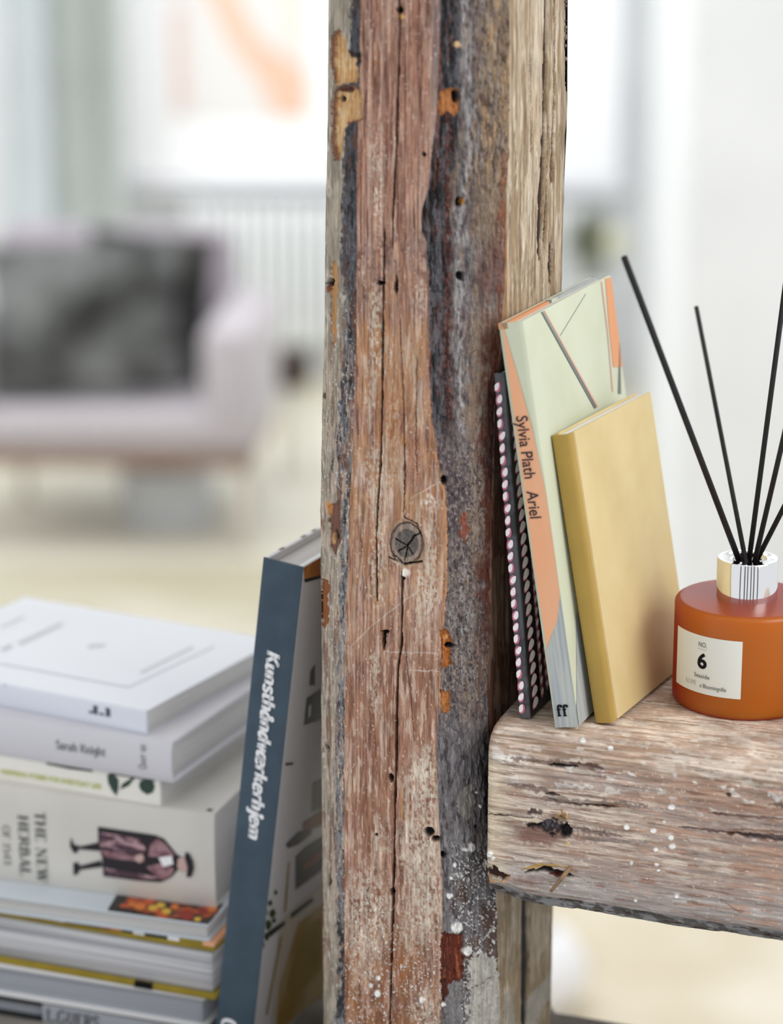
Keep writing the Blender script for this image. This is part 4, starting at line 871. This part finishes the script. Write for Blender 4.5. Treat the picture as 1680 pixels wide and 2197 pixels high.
def decal(r, P, axis, val, m, name='printed_shape', lim=None, eps=None):
    pts = [loc_on(r, X, Y, axis, val) for X, Y in P]
    if lim:
        for p in pts:
            for ax, a, b in lim: p[ax] = min(max(p[ax], a), b)
    n = len(pts); bm = bmesh.new(); v = [bm.verts.new(p) for p in pts]; f = bm.faces.new(v); bm.normal_update()
    bmesh.ops.triangulate(bm, faces=[f]); me = bpy.data.meshes.new(name); bm.to_mesh(me); bm.free()
    return link(name, me, r, [m])
def mkbook(*a, **k):
    r = book(*a, **k); MW[r.name] = a[1].copy(); return r

# ---- upright book in pale green and peach
M['sage'] = mat('sage_paper', '#cfd4bd', .55, '#c9cdb3', 30, bump=.00005, bs=2500, spec=.3); M['peach'] = mat('peach_ink', '#eaa97f', .55, '#e8b08b', 60, (1, 1, .3), spec=.3); M['peach2'] = mat('peach_edge', '#dd9a6c', .6)
M['grey_bark'] = mat('grey_striped_paper', '#b9bcb6', .6, '#a1a8ae', 1, (700, 700, 25), contrast=(.4, .6), spec=.3)
M['ink_grey'] = mat('grey_ink', '#6d7676', .6); M['ink_pink'] = mat('pink_ink', '#d9a698', .6); M['ink_dark'] = mat('dark_aubergine_ink', '#2b1a26', .5)
M['magenta'] = mat('magenta_ink', '#d0487a', .6)
MA = frame_stand((.0787, 1.0984, ZT), R(21.8), R(9.1))
T_, D_, H_ = .0122, .1406, .198
ar = mkbook('book', MA, T_, D_, H_, M['sage'], M['sage'], M['pages_stand'], 'pale green and peach hardback leaning on the post, tallest upright book', 'upright books on the beam', board=.0022, over=.0014, hinge=.0)
E = .00035
bul_y = -E
# spine print
decal(ar, [(1076, 694), (1083, 712), (1109, 800), (1142, 920), (1176, 1060), (1205, 1175), (1228, 1274), (1196, 1330), (1173, 1392), (1150, 1238), (1120, 1020), (1100, 870)], 1, bul_y, M['peach'], 'printed_spine_panel', [(0, .0001, T_ - .0001), (2, 0, H_)])
decal(ar, [(1172, 1392), (1196, 1330), (1229, 1276), (1240, 1340), (1270, 1520), (1240, 1562), (1194, 1562)], 1, bul_y, M['grey_bark'], 'printed_spine_foot', [(0, .0001, T_ - .0001), (2, .0002, H_)])
a_ = loc_on(ar, 1112, 892, 1, -2 * E); b_ = loc_on(ar, 1148, 1112, 1, -2 * E)
Lz = a_.z - b_.z
put_text(sans_text('Sylvia Plath   Ariel', .0082, .006), ar, (.0026, -2 * E, a_.z), (0, 0, -1), (1, 0, 0), M['ink_dark'], 'lettering', Lz)
ff = serif_text('ff', .0078, .15, .06, 0, -.02); c_ = loc_on(ar, 1200, 1537, 1, -2 * E)
put_text(ff, ar, (.0022, -2 * E, c_.z), (1, 0, 0), (0, 0, 1), M['black_ink'], 'emblem_lettering', .0058)
# grey foot continues on the cover and the cover print
cx = T_ + .0002
cov = lambda P, m, e=0, nm='printed_shape': decal(ar, P, 0, cx + e, m, nm, [(1, .0002, D_ - .0003), (2, .0003, H_ - .0003)])
cov([(1236, 1310), (1246, 1330), (1275, 1520), (1240, 1562), (1200, 1562)], M['grey_bark'])
cov([(1299, 598), (1340, 580), (1345, 640), (1362, 770), (1316, 788), (1306, 690)], M['peach2'])
cov([(1161, 668), (1165, 668), (1280, 874), (1276, 877)], M['ink_grey'], .0001, 'printed_line'); cov([(1167, 666), (1169, 666), (1284, 872), (1281, 874)], M['ink_pink'], .0001, 'printed_line')
cov([(1343, 726), (1346, 728), (1333, 845), (1327, 845)], M['ink_grey'], .0002, 'printed_line'); cov([(1290, 604), (1292, 604), (1306, 720), (1316, 840), (1314, 840), (1304, 720)], M['ink_pink'], .0001, 'printed_line')
cov([(1257, 630), (1258, 630), (1203, 720), (1202, 720)], M['ink_grey'], .0001, 'printed_line')
# far board: coloured inner edge rising above the pages, at the top
for y0, y1, m_ in ((.0, .062, M['peach2']), (.062, .066, M['ink_grey']), (.066, .074, M['sage']), (.074, D_ - .0005, M['grey_bark'])):
    box('jacket_edge', .0, .0045, y0, y1, H_ - .003, H_ - .0001, m_, ar)

# ---- small ochre hardback
M['ochre'] = mat('ochre_cloth', '#d9c594', .6, '#d3bd89', 40, bump=.00006, bs=3000, spec=.3); M['ochre_shade'] = mat('ochre_cloth_shaded', '#b6974f', .6, '#ad8e48', 40, bump=.00006, bs=3000, spec=.3)  # spine is the same ochre cloth, darkened to carry its shade
MY = frame_stand((.0987, 1.1051, ZT), R(26.9), R(10.4))
mkbook('book', MY, .0097, .1064, .1427, M['ochre'], M['ochre_shade'], M['pages_stand'], 'small plain ochre hardback in front of the green book', 'upright books on the beam', board=.0018, over=.0010, hinge=.0058, bulge=.0006)

# ---- patterned notebook
M['nb_black'] = mat('notebook_black', '#17161a', .5, '#37383c', 60, contrast=(.5, .6)); M['nb_grey'] = mat('notebook_grey', '#55555a', .5, '#2a2a2e', 90, contrast=(.45, .6)); M['petal'] = mat('petal_print', '#fbf2f5', .6); M['petal_pink'] = mat('petal_pink_print', '#c9708a', .6)
o_ = on_z(1115, 1541, ZT)
MN = frame_stand((o_.x, o_.y, ZT), R(22), R(5.2)); tN, DN, HN = .0056, .12, .171
nb = mkbook('notebook', MN, tN, DN, HN, M['nb_black'], M['nb_grey'], M['pages_stand'], 'slim black notebook with pink and white leaf pattern, leaning on the post', 'upright books on the beam', board=.0012, over=.001, hinge=.0, bev=.0005)
W_, PK, GL = ([], []), ([], []), ([], [])
def petal(dst, plane, c, z, L, W, ang, e):
    """leaf shape; c runs across (spine: x, cover: y)"""
    vs, fs = dst; k = len(vs); n = 14
    for i in range(n):
        a = 6.2832 * i / n; pu = L * math.cos(a); pw = W * math.sin(a) * (1 - .3 * math.cos(a)); q_ = c + pu * math.sin(ang) + pw * math.cos(ang); zz = z + pu * math.cos(ang) - pw * math.sin(ang)
        zz = min(max(zz, .0015), HN - .0015)
        vs.append((min(max(q_, .0002), tN - .0002), -e, zz) if plane == 0 else (tN + e, max(q_, .0006), zz))
    fs.append(tuple(range(k, k + n)) if plane == 0 else tuple(range(k, k + n)))
zc = .005; i = 0
while zc < HN - .003:
    petal(PK, 0, .0016, zc, .0027, .0016, .35, .0003); petal(W_, 0, .0012 + .0006 * (i % 3), zc + .0003, .0022, .0012, .35 + .2 * (i % 2), .0005)
    petal(PK, 1, .0080, zc + .001, .0028, .0050, -.2, .0003); petal(W_, 1, .0076, zc + .0012, .0023, .0041, -.2, .0005)
    for c in (.0185, .0265, .0365, .0445):
        sg = 1 if c in (.0185, .0365) else -1
        petal(PK, 1, c, zc + (.003 if sg > 0 else .0045), .0029, .0030, 1.15 * sg, .0003); petal(W_, 1, c, zc + (.0032 if sg > 0 else .0047), .0021, .0015, 1.15 * sg, .0005)
    for j in range(1): petal(GL, 1, .0135, zc + .0028, .0030, .0026, .9, .00045)
    zc += .0059; i += 1
link('leaf_print_outline', mesh_from('leaf_print_outline', *PK), nb, [M['petal_pink']]); link('leaf_print', mesh_from('leaf_print', *W_), nb, [M['petal']]); link('swirl_print', mesh_from('swirl_print', *GL), nb, [M['black_ink']])

# ---- tall blue-spined book on the left of the post
M['blue'] = mat('slate_blue_cloth', '#3e4f5d', .6, '#465866', 60, bump=.00006, bs=3000, spec=.3)
M['cover_white'] = mat('glossy_white_cover', '#dddde0', .3, spec=.5)
MBk = frame_stand((-.0977, 1.2, ZS + .0028), R(23.7), R(-7.0)); tb_, Db, Hb = .0228, .2, .2877
bb = mkbook('book', MBk, tb_, Db, Hb, M['cover_white'], M['blue'], M['pages_stand'], 'tall slate-blue spined hardback leaning right against the post', None, board=.003, over=.004, hinge=.0)
a_ = loc_on(bb, 592, 1399, 1, -E); b_ = loc_on(bb, 545, 1803, 1, -E)
put_text(serif_text('Kunsthåndværkerhjem', 0.0104, .22, .1, .16, .0), bb, (.0080, -E, a_.z), (0, 0, -1), (1, 0, 0), M['white'], 'lettering', a_.z - b_.z)
c_ = loc_on(bb, 492, 2190, 1, -E); put_text(serif_text('O', .012, .2, .09), bb, (c_.x - .004, -E, c_.z + .001), (0, 0, -1), (1, 0, 0), M['white'], 'emblem_lettering')
M['c_orange'] = mat('cover_orange', '#b0662a', .4, '#d08a3e', 120); M['c_dark'] = mat('cover_dark', '#1c1512', .4); M['c_red'] = mat('cover_red', '#7a2c18', .4); M['c_tan'] = mat('cover_tan', '#c9b48a', .4, '#a9863a', 25); M['c_olive'] = mat('cover_olive', '#93781f', .4, '#a88f3c', 40); M['c_green'] = mat('cover_green', '#2f4a1e', .5); M['c_beige'] = mat('cover_beige', '#cfc6b8', .4); M['c_navy'] = mat('cover_navy', '#131a28', .4)
bc = lambda P, m, e=0, nm='printed_shape': decal(bb, P, 0, tb_ + .0002 + e, m, nm, [(1, .0003, Db - .0003), (2, .0003, Hb - .0003)])
bc([(652, 1208), (664, 1204), (690, 1190), (705, 1200), (705, 1236), (678, 1242), (655, 1250)], M['c_orange']); bc([(652, 1243), (690, 1234), (690, 1240), (655, 1250)], M['c_dark'], .0001)
bc([(666, 1440), (676, 1425), (676, 1470), (664, 1470)], M['c_navy'], .0001); bc([(658, 1498), (700, 1470), (700, 1540), (652, 1556)], M['c_navy']); bc([(662, 1516), (668, 1510), (666, 1536), (661, 1540)], M['cover_white'], .0002)
bc([(613, 1637), (629, 1636), (629, 1641), (612, 1643)], M['c_dark'], .0001); bc([(690, 1670), (672, 1680), (668, 1742), (700, 1730)], M['c_dark']); bc([(650, 1765), (700, 1730), (700, 1768), (650, 1785)], M['c_red'])
bc([(613, 1812), (640, 1785), (670, 1778), (668, 1790), (640, 1812), (618, 1820)], M['c_dark'], .0001); bc([(634, 1838), (655, 1818), (700, 1790), (700, 1860), (634, 1910)], M['c_dark'], .0001); bc([(648, 1858), (700, 1815), (700, 1835), (655, 1866)], M['c_red'], .0002)
bc([(618, 1850), (622, 1848), (614, 1955), (609, 1958)], M['c_olive'], .0001); bc([(600, 1980), (634, 1945), (700, 1890), (700, 2010), (660, 2010), (590, 2197), (580, 2197)], M['c_beige'])
bc([(624, 1960), (670, 1925), (673, 1933), (624, 1972)], M['c_dark'], .0002); bc([(575, 2000), (612, 1975), (612, 1984), (580, 2010)], M['c_dark'], .0002)
bc([(640, 1980), (700, 1935), (700, 2130), (620, 2197), (590, 2230), (600, 2110)], M['c_tan'], .0001); bc([(650, 1990), (690, 1965), (690, 2080), (625, 2150), (612, 2120)], M['c_olive'], .0002)
bc([(601, 2012), (606, 2008), (590, 2090), (574, 2178), (570, 2176)], M['c_olive'], .0002)
for x, y, r_ in ((575, 1985, 11), (585, 1960, 9), (572, 2010, 9), (580, 1938, 6), (592, 1915, 5), (562, 2030, 8), (570, 1960, 7), (588, 1975, 6)): bc([(x + r_ * math.cos(a) * .8, y - r_ * math.cos(a) * .2 + r_ * math.sin(a)) for a in (0, 1, 2, 3, 4, 5)], M['c_green'], .0003)
M['dot'] = mat('brown_dot', '#6a4a1a', .5)
for yy in (.016, .042, .055): box('edge_speck', .0008, .0024, yy, yy + .005, Hb - .0004, Hb + .0002, M['dot'], bb)

# ---- the pile of books on the left
SC_, GR = 1.0, 'books stacked flat on the sill'
def flat_book(Xc, z1, z0, y, yaw, L, D, mb, ms, mp, label, **k):
    r_ = None; p = on_y(Xc, 1800, y)
    # x from the pixel column at this depth and height
    dd = y * cP - (z1 - CAMZ) * sP; x = (Xc - 840) * dd / F
    return mkbook('book', frame_flat((x, y, z0), yaw), z1 - z0, D, L, mb, ms, mp, label, GR, **k)
yS = 1.205
M['w_cover'] = mat('white_matt_cover', '#eef1f8', .5, spec=.3); M['w_spine_shade'] = mat('white_spine_shaded', '#dfe3ee', .5, spec=.3); M['g_cover'] = mat('grey_white_cover', '#d3d2d8', .5, '#cccbd2', 10); M['cream'] = mat('cream_cover', '#e9e7df', .5); M['cream2'] = mat('aged_white_cover', '#d8d5cf', .5, '#cfcbc4', 15)  # top book's spine is its white cover greyed a little, shade in the colour
M['food_top'] = mat('pale_blue_cover', '#c5cdd4', .35); M['yellow_c'] = mat('mustard_cover', '#a08a1c', .5, '#8d7812', 60); M['black_cover'] = mat('black_cover', '#15161a', .4); M['white_board'] = mat('white_board', '#dedee0', .5)
zs = dict(b0=ZS, b1=1.3815, w1=1.401, y1=1.4327, f1=1.4455, h1=1.5012, p1=1.5172, s1=1.5415, t1=1.5555)
b_dark = flat_book(436, zs['b1'], zs['b0'], yS + .004, R(19), .27, .2, M['black_cover'], M['black_cover'], M['pages_grey'], 'black covered book at the very bottom of the stack', board=.0022, hinge=0, fore=True)
b_white = flat_book(440, zs['w1'], zs['b1'] + .0001, yS + .004, R(19), .27, .2, M['white_board'], M['pages_grey'], M['pages_grey'], 'book with pale boards and grey page edges, second from the bottom', board=.0022, over=.003, hinge=0, fore=True)
b_yel = flat_book(460, zs['y1'], zs['w1'] + .0001, yS, R(20.5), .24, .19, M['yellow_c'], M['pages_sig'], M['pages_sig'], 'thick book with mustard yellow cover edges and layered pages', board=.003, over=.003, hinge=0, fore=True)
b_food = flat_book(448, zs['f1'], zs['y1'] + .0026, yS + .001, R(17.5), .26, .19, M['food_top'], M['pages_sig'], M['pages_flat'], 'thin book with a food photograph on its pale blue cover', board=.0015, over=.002, hinge=0, fore=True)
b_herb = flat_book(460, zs['h1'], zs['f1'] + .0001, yS + .022, R(17.5), .26, .15, M['cream2'], M['cream2'], M['pages_flat'], 'very thick cream paperback with a robed figure on its spine', board=.001, over=.001, hinge=0, bulge=.001)
b_poem = flat_book(343, zs['p1'], zs['h1'] + .0001, yS + .032, R(22), .2, .14, M['cream'], M['cream'], M['pages_flat'], 'slim cream paperback with dark green leaves on its spine', paper=True)
b_sk = flat_book(370, zs['s1'], zs['p1'] + .0001, yS + .026, R(23), .22, .15, M['g_cover'], M['g_cover'], M['pages_flat'], 'grey-white hardback, second from the top of the stack', board=.0022, over=.003, hinge=0, bulge=.002)
b_top = flat_book(313, zs['t1'], zs['s1'] + .0001, yS + .036, R(28), .185, .142, M['w_cover'], M['w_spine_shade'], M['pages_flat'], 'bright white paperback on top of the stack', paper=True)
# lettering and print on the spines: advance to the right is -z, up is +x
M['ink_soft'] = mat('soft_grey_ink', '#6f7077', .6); M['ink_olive'] = mat('olive_ink', '#b7bd5a', .6); M['ink_navy'] = mat('navy_ink', '#3c4654', .6); M['ink_faint'] = mat('faint_grey_ink', '#ccd0d6', .6); M['ink_black2'] = mat('ink_charcoal', '#262624', .6)
def spine_text(r, tx, X0, Y0, X1, m, e=E, nm='lettering'):
    a = loc_on(r, X0, Y0, 1, -e); b = loc_on(r, X1, Y0 + (X1 - X0) * .15, 1, -e)
    return put_text(tx, r, (a.x, -e, a.z), (0, 0, -1), (1, 0, 0), m, nm, a.z - b.z)
spine_text(b_sk, serif_text('Sarah Knight', .0068, .15, .07), 120, 1606, 227, M['ink_soft'], .0022)
a_ = loc_on(b_sk, 313, 1652, 1, -.0022); put_text(serif_text('Quercus', .0062, .11, .05), b_sk, (a_.x, -.0021, a_.z), (1, 0, 0), (0, 0, 1), M['ink_soft'], 'lettering', .0145)
spine_text(b_poem, sans_text('INSPIRING POEMS FOR EVERYDAY LIFE', .0042, .02), 2, 1660, 217, M['ink_olive'], .0004)
M['leaf_ink'] = mat('dark_green_ink', '#1f3a30', .5)
def sp(r, P, m, e=.0004, nm='printed_shape'): return decal(r, P, 1, -e, m, nm, [(0, .0002, 9)])
sp(b_poem, [(230, 1662), (242, 1660), (254, 1672), (254, 1690), (250, 1708), (240, 1696), (232, 1680)], M['leaf_ink'], nm='printed_leaf')
sp(b_poem, [(258, 1694), (262, 1682), (284, 1668), (290, 1668), (276, 1686)], M['leaf_ink'], nm='printed_leaf'); sp(b_poem, [(300, 1676), (312, 1672), (328, 1676), (332, 1688), (328, 1700), (316, 1705), (304, 1698), (298, 1688)], M['leaf_ink'], nm='printed_leaf')
sp(b_poem, [(98, 1634), (150, 1640), (200, 1650), (198, 1656), (150, 1650), (100, 1640)], M['black_ink'], nm='lettering'); sp(b_poem, [(236, 1655), (332, 1670), (332, 1676), (236, 1661)], M['black_ink'], nm='printed_leaf')
# thick book
hb = lambda P, m, e=.0014, nm='printed_shape': decal(b_herb, P, 1, -e, m, nm)
def vert_text(r, txt, X, Y0, Y1, size, m, bold=.15):
    a = loc_on(r, X, Y0, 1, -.0014); b = loc_on(r, X + 4, Y1, 1, -.0014)
    return put_text(serif_text(txt, size, bold, .04), r, (a.x, -.0014, a.z), (-1, 0, 0), (0, 0, -1), m, 'lettering', a.x - b.x)
M['ink_slate'] = mat('slate_ink', '#3f4a48', .6)
vert_text(b_herb, 'THE NEW', 74, 1740, 1893, .0090, M['ink_slate']); vert_text(b_herb, 'HERBAL', 38, 1748, 1880, .0090, M['ink_slate']); vert_text(b_herb, 'OF 1543', 5, 1770, 1855, .0062, M['ink_slate'], .1)
M['robe'] = mat('robe_print', '#4a2f3c', .6, '#b9959c', 260, (1, 1, .35), contrast=(.5, .62)); M['robe_dark'] = mat('robe_dark_print', '#17101a', .6); M['skin_p'] = mat('skin_print', '#c9a9a4', .6); M['robe_light'] = mat('robe_light_print', '#a8838a', .6, '#6d4350', 200)
hb([(210, 1774), (333, 1792), (352, 1800), (378, 1832), (390, 1840), (385, 1862), (368, 1882), (345, 1893), (300, 1890), (222, 1880), (219, 1840), (211, 1812)], M['robe_dark'], .0014)
hb([(215, 1786), (300, 1798), (312, 1820), (310, 1836), (260, 1828), (214, 1815)], M['robe'], .0016); hb([(214, 1822), (300, 1838), (312, 1850), (240, 1842), (216, 1834)], M['robe_light'], .0016); hb([(224, 1862), (300, 1874), (345, 1884), (300, 1886), (226, 1876)], M['robe'], .0016)
hb([(322, 1812), (338, 1798), (356, 1812), (374, 1834), (370, 1842), (340, 1838), (318, 1838)], M['robe_light'], .0016); hb([(314, 1860), (345, 1852), (374, 1864), (366, 1880), (345, 1888), (330, 1876)], M['robe_light'], .0016); hb([(340, 1840), (368, 1836), (372, 1854), (350, 1860)], M['white'], .0018)
hb([(382, 1842), (396, 1838), (404, 1850), (402, 1864), (392, 1872), (380, 1860)], M['skin_p'], .0018); hb([(398, 1828), (406, 1832), (414, 1848), (416, 1864), (410, 1882), (400, 1882), (402, 1862), (396, 1840)], M['robe_dark'], .002); hb([(290, 1836), (304, 1832), (310, 1842), (300, 1852), (290, 1846)], M['skin_p'], .0018)
for dy in (0, 48): hb([(152, 1796 + dy), (158, 1812 + dy), (172, 1816 + dy), (210, 1808 + dy), (216, 1812 + dy), (216, 1826 + dy), (190, 1824 + dy), (168, 1822 + dy), (166, 1830 + dy), (158, 1830 + dy), (150, 1816 + dy)] if dy == 0 else [(157, 1852), (166, 1850), (172, 1858), (216, 1846), (220, 1860), (190, 1864), (172, 1866), (166, 1876), (158, 1878)], M['robe_dark'], .0015)
box('edge_speck', zs['h1'] - zs['f1'] - .0003, zs['h1'] - zs['f1'] + .0001, .003, .006, .003, .006, M['black_ink'], b_herb)
# top white book: marks on spine and faint lines on cover
spine_text(b_top, serif_text(".[.]", .0060, .2, .1, 0, .0), 190, 1528, 236, M['ink_navy'], .0004); spine_text(b_top, serif_text("J'", .0068, .2, .08, 0, .1), 0, 1484, 16, M['ink_navy'], .0004)
tt = zs['t1'] - zs['s1'] - .0001
tp = lambda P, m, e=.0002: decal(b_top, P, 0, tt + e, m, 'faint_print_line')
for P_ in ([(300, 1441), (412, 1386), (416, 1390), (304, 1445)], [(0, 1392), (22, 1380), (28, 1388), (8, 1398)], [(36, 1378), (130, 1335), (138, 1340), (44, 1384)], [(188, 1384), (225, 1380), (226, 1386), (190, 1390)], [(0, 1345), (50, 1322), (52, 1325), (2, 1348)]): tp(P_, M['ink_faint'])
for P_ in ([(0, 1422), (275, 1473), (275, 1475), (0, 1424)], [(275, 1473), (460, 1385), (460, 1387), (275, 1475)]): tp(P_, M['ink_faint'], .0003)
# dark mark on the pages of the poem book
# food photo on the cover (top face) and lower edge strip
M['food'] = mat('food_photo', '#2a1208', .35, '#c8571c', 90, contrast=(.42, .62)); M['food_dark'] = mat('food_photo_dark', '#16110d', .35); M['food_y'] = mat('food_photo_yellow', '#d9b13c', .35); M['food_o'] = mat('food_photo_orange', '#d9772a', .35); M['food_r'] = mat('food_photo_red', '#8f1f16', .35)
ft = zs['f1'] - (zs['y1'] + .0026)
fp_ = lambda P, m, e=.0002, nm='photo_patch': decal(b_food, P, 0, ft + e, m, nm, [(1, .0004, .4), (2, .0005, 1)])
fp_([(226, 1957), (250, 1920), (480, 1940), (480, 1975), (446, 1989)], M['food_dark']); fp_([(255, 1945), (275, 1925), (470, 1940), (470, 1960), (420, 1978), (330, 1968)], M['food'], .0003)
for x, y, r_, m_ in ((300, 1945, 10, 'food_o'), (328, 1948, 8, 'food_y'), (345, 1942, 8, 'food_y'), (357, 1955, 8, 'food_y'), (283, 1940, 6, 'food_o'), (400, 1962, 14, 'food_r'), (435, 1955, 9, 'food_r'), (424, 1972, 6, 'food_y'), (375, 1945, 7, 'food_o'), (455, 1950, 8, 'food_o')): fp_([(x + r_ * 1.3 * math.cos(a), y + r_ * .8 * math.sin(a)) for a in (0, .8, 1.6, 2.4, 3.2, 4, 4.8, 5.6)], M[m_], .0004)
# colourful strip lying on the mustard book (its jacket top edge)
cols = ['food_dark', 'c_red', 'peach', 'food_dark', 'white', 'c_dark', 'food_r', 'peach', 'c_dark', 'white', 'food_r', 'food_dark', 'peach', 'c_navy', 'leaf_ink', 'white', 'food_dark', 'yellow_c', 'food_o', 'peach']
zt_ = zs['y1'] - zs['w1'] - .0001; n = 34
for i in range(n):
    m_ = M[cols[(i * 7 + i // 3) % len(cols)]] if i > 5 else M[('peach', 'yellow_c', 'yellow_c', 'white', 'leaf_ink', 'food_dark')[i]]
    box('jacket_photo_patch', zt_ + .0002, zt_ + .0025, -.0002, .12, i * .007, i * .007 + .0069, m_, b_yel)
# black band on the lower mustard board, rounded start
box('black_band', -.0001, .0032, -.0004, .002, .038, .049, M['black_ink'], b_yel)
# dark cover lettering on bottom book
tk = zs['b1'] - ZS
box('spine_band', .0004, tk - .0002, -.0003, .0010, .0, .098, M['pages_grey'], b_dark)
put_text(serif_text('L.GUERS', .0105, .13, .05, .1), b_dark, (.0018, -.0006, .096), (0, 0, -1), (1, 0, 0), M['ink_black2'], 'lettering', .033)


# ================================================================== REED DIFFUSER
BX, BY = .1752, 1.1415
M['chrome'] = mat('chrome', '#f2f2f4', .06, metal=1)
def amber():
    m = bpy.data.materials.new('frosted_amber_glass'); m.use_nodes = True; nt = m.node_tree; N = nt.nodes; b = N['Principled BSDF']
    out = N['Material Output']; lw = N.new('ShaderNodeLayerWeight'); lw.inputs[0].default_value = .35
    rp = N.new('ShaderNodeValToRGB'); rp.color_ramp.elements[0].color = (*lin('#e08a14'), 1); rp.color_ramp.elements[1].color = (*lin('#9a2605'), 1); rp.color_ramp.elements[0].position = .1; rp.color_ramp.elements[1].position = .6
    nt.links.new(lw.outputs['Facing'], rp.inputs[0]); nt.links.new(rp.outputs[0], b.inputs['Base Color'])
    b.inputs['Roughness'].default_value = .34; b.inputs['Specular IOR Level'].default_value = .75; b.inputs['Transmission Weight'].default_value = .3; b.inputs['Coat Weight'].default_value = .25; b.inputs['Coat Roughness'].default_value = .3
    tr = N.new('ShaderNodeBsdfTranslucent'); tr.inputs[0].default_value = (*lin('#f59a20'), 1); mx = N.new('ShaderNodeMixShader'); mx.inputs[0].default_value = .45
    nt.links.new(b.outputs[0], mx.inputs[1]); nt.links.new(tr.outputs[0], mx.inputs[2]); nt.links.new(mx.outputs[0], out.inputs['Surface'])
    return m
M['amber'] = amber()
dif = empty('reed_diffuser', Matrix.Translation((BX, BY, ZT))); tag(dif, 'frosted amber diffuser bottle with chrome collar on the beam', 'diffuser')
r0 = .0351
prof = [(0, 0)] + [(r0 - .003 + .003 * math.sin(a), .003 - .003 * math.cos(a)) for a in (0, .4, .8, 1.2, 1.57)] + [(r0, .0495)] + [(r0 - .003 + .003 * math.cos(a), .0495 + .003 * math.sin(a)) for a in (.4, .8, 1.2, 1.57)] + [(.0135, .0535), (.0128, .055), (.0128, .068), (.0098, .068), (.0098, .052), (.030, .0505), (.0325, .048), (.0325, .004), (0, .003)]
lathe('bottle', prof, M['amber'], dif, 128)
lathe('collar', [(.0150, .0531), (.0150, .0726), (.0146, .0731), (.0096, .0731), (.0092, .0727), (.0092, .066), (.0129, .066), (.0129, .0531), (.0150, .0531)], M['chrome'], dif, 96)
M['label_paper'] = mat('label_paper', '#e6e7df', .6)
cam_az = math.atan2(-BY, -BX)          # direction from the bottle to the viewer
def on_cyl(s_, z, e=.0002): # s_: arc metres, positive to the viewer's right, zero facing the viewer
    a = cam_az + s_ / r0; return Vector(((r0 + e) * math.cos(a), (r0 + e) * math.sin(a), z))
sL, sR = R(-68) * r0, R(-1.5) * r0; zB, zTp = .0115, .0408
vs = []; fs = []; n = 30
for i in range(n + 1):
    for z in (zB, zTp): vs.append(on_cyl(sL + (sR - sL) * i / n, z))
fs = [(2 * i, 2 * i + 2, 2 * i + 3, 2 * i + 1) for i in range(n)]
lab = link('paper_label', mesh_from('paper_label', vs, fs), dif, [M['label_paper']])
def lab_text(tx, sc, z, m, width=None, name='lettering'):
    vs, fs, w = tx; k = (width / w) if width else 1; w = w * k
    link(name, mesh_from(name, [on_cyl(sc - w / 2 + x * k, z + y, .0004) for x, y in vs], fs), lab, [m])
s0 = R(-34.8) * r0
M['ink_mid'] = mat('mid_grey_ink', '#7c7d7b', .6); M['ink_light'] = mat('light_grey_ink', '#c0c1bc', .6)
lab_text(sans_text('NO.', .0034, .01), s0, .0352, M['ink_mid'], .0050); lab_text(sans_text('6', .0105, .03), s0, .0245, M['black_ink'], .0056)
lab_text(sans_text('Seaside', .003, .01), s0, .0194, M['ink_mid'], .0092); lab_text(sans_text('ILLUME', .0034, .0), s0 - .0068, .0150, M['ink_light'], .0072); lab_text(sans_text('x Bloomingville', .0030, .01), s0 + .0062, .0146, M['ink_mid'], .0142)
lab_text(([(0, 0), (.005, 0), (.005, .0003), (0, .0003)], [(0, 1, 2, 3)], .005), s0, .0338, M['ink_light'])
# reeds: each passes through the collar opening
M['reed'] = mat('black_reed', '#0b0a0c', .7, '#17161a', 300)
neck = Vector((BX, BY, ZT + .072))
for k, (X, Y, y, rr, ofx, lb) in enumerate(((1339, 552, 1.075, .0015, -.0045, 'leftmost black reed, leaning far left out of the amber bottle'), (1494, 659, 1.255, .0012, -.0015, 'short black reed beside the leftmost one, leaning slightly left'), (1722, 330, 1.17, .0013, .001, 'upright black reed leaving the bottle slightly to the right'),
                                            (1790, 470, 1.10, .0013, .003, 'black reed leaning right, between the upright one and the lowest one'), (1850, 760, 1.13, .0013, .0052, 'lowest black reed, leaning furthest right over the bottle'))):
    e = on_y(X, Y, y); p = neck + Vector((ofx, .0025 * (-1) ** k, 0)); dr = (p - e).normalized()
    tt_ = .012; b = p + dr * tt_; hor = Vector((b.x - BX, b.y - BY, 0))
    while (hor.length > .0085 or (b.z > ZT + .1)) and tt_ > .01: tt_ -= .002; b = p + dr * tt_; hor = Vector((b.x - BX, b.y - BY, 0))
    o = rod('reed', e, b, rr, M['reed'], None, 14); tag(o, lb, 'reed', 'black reeds in the diffuser')
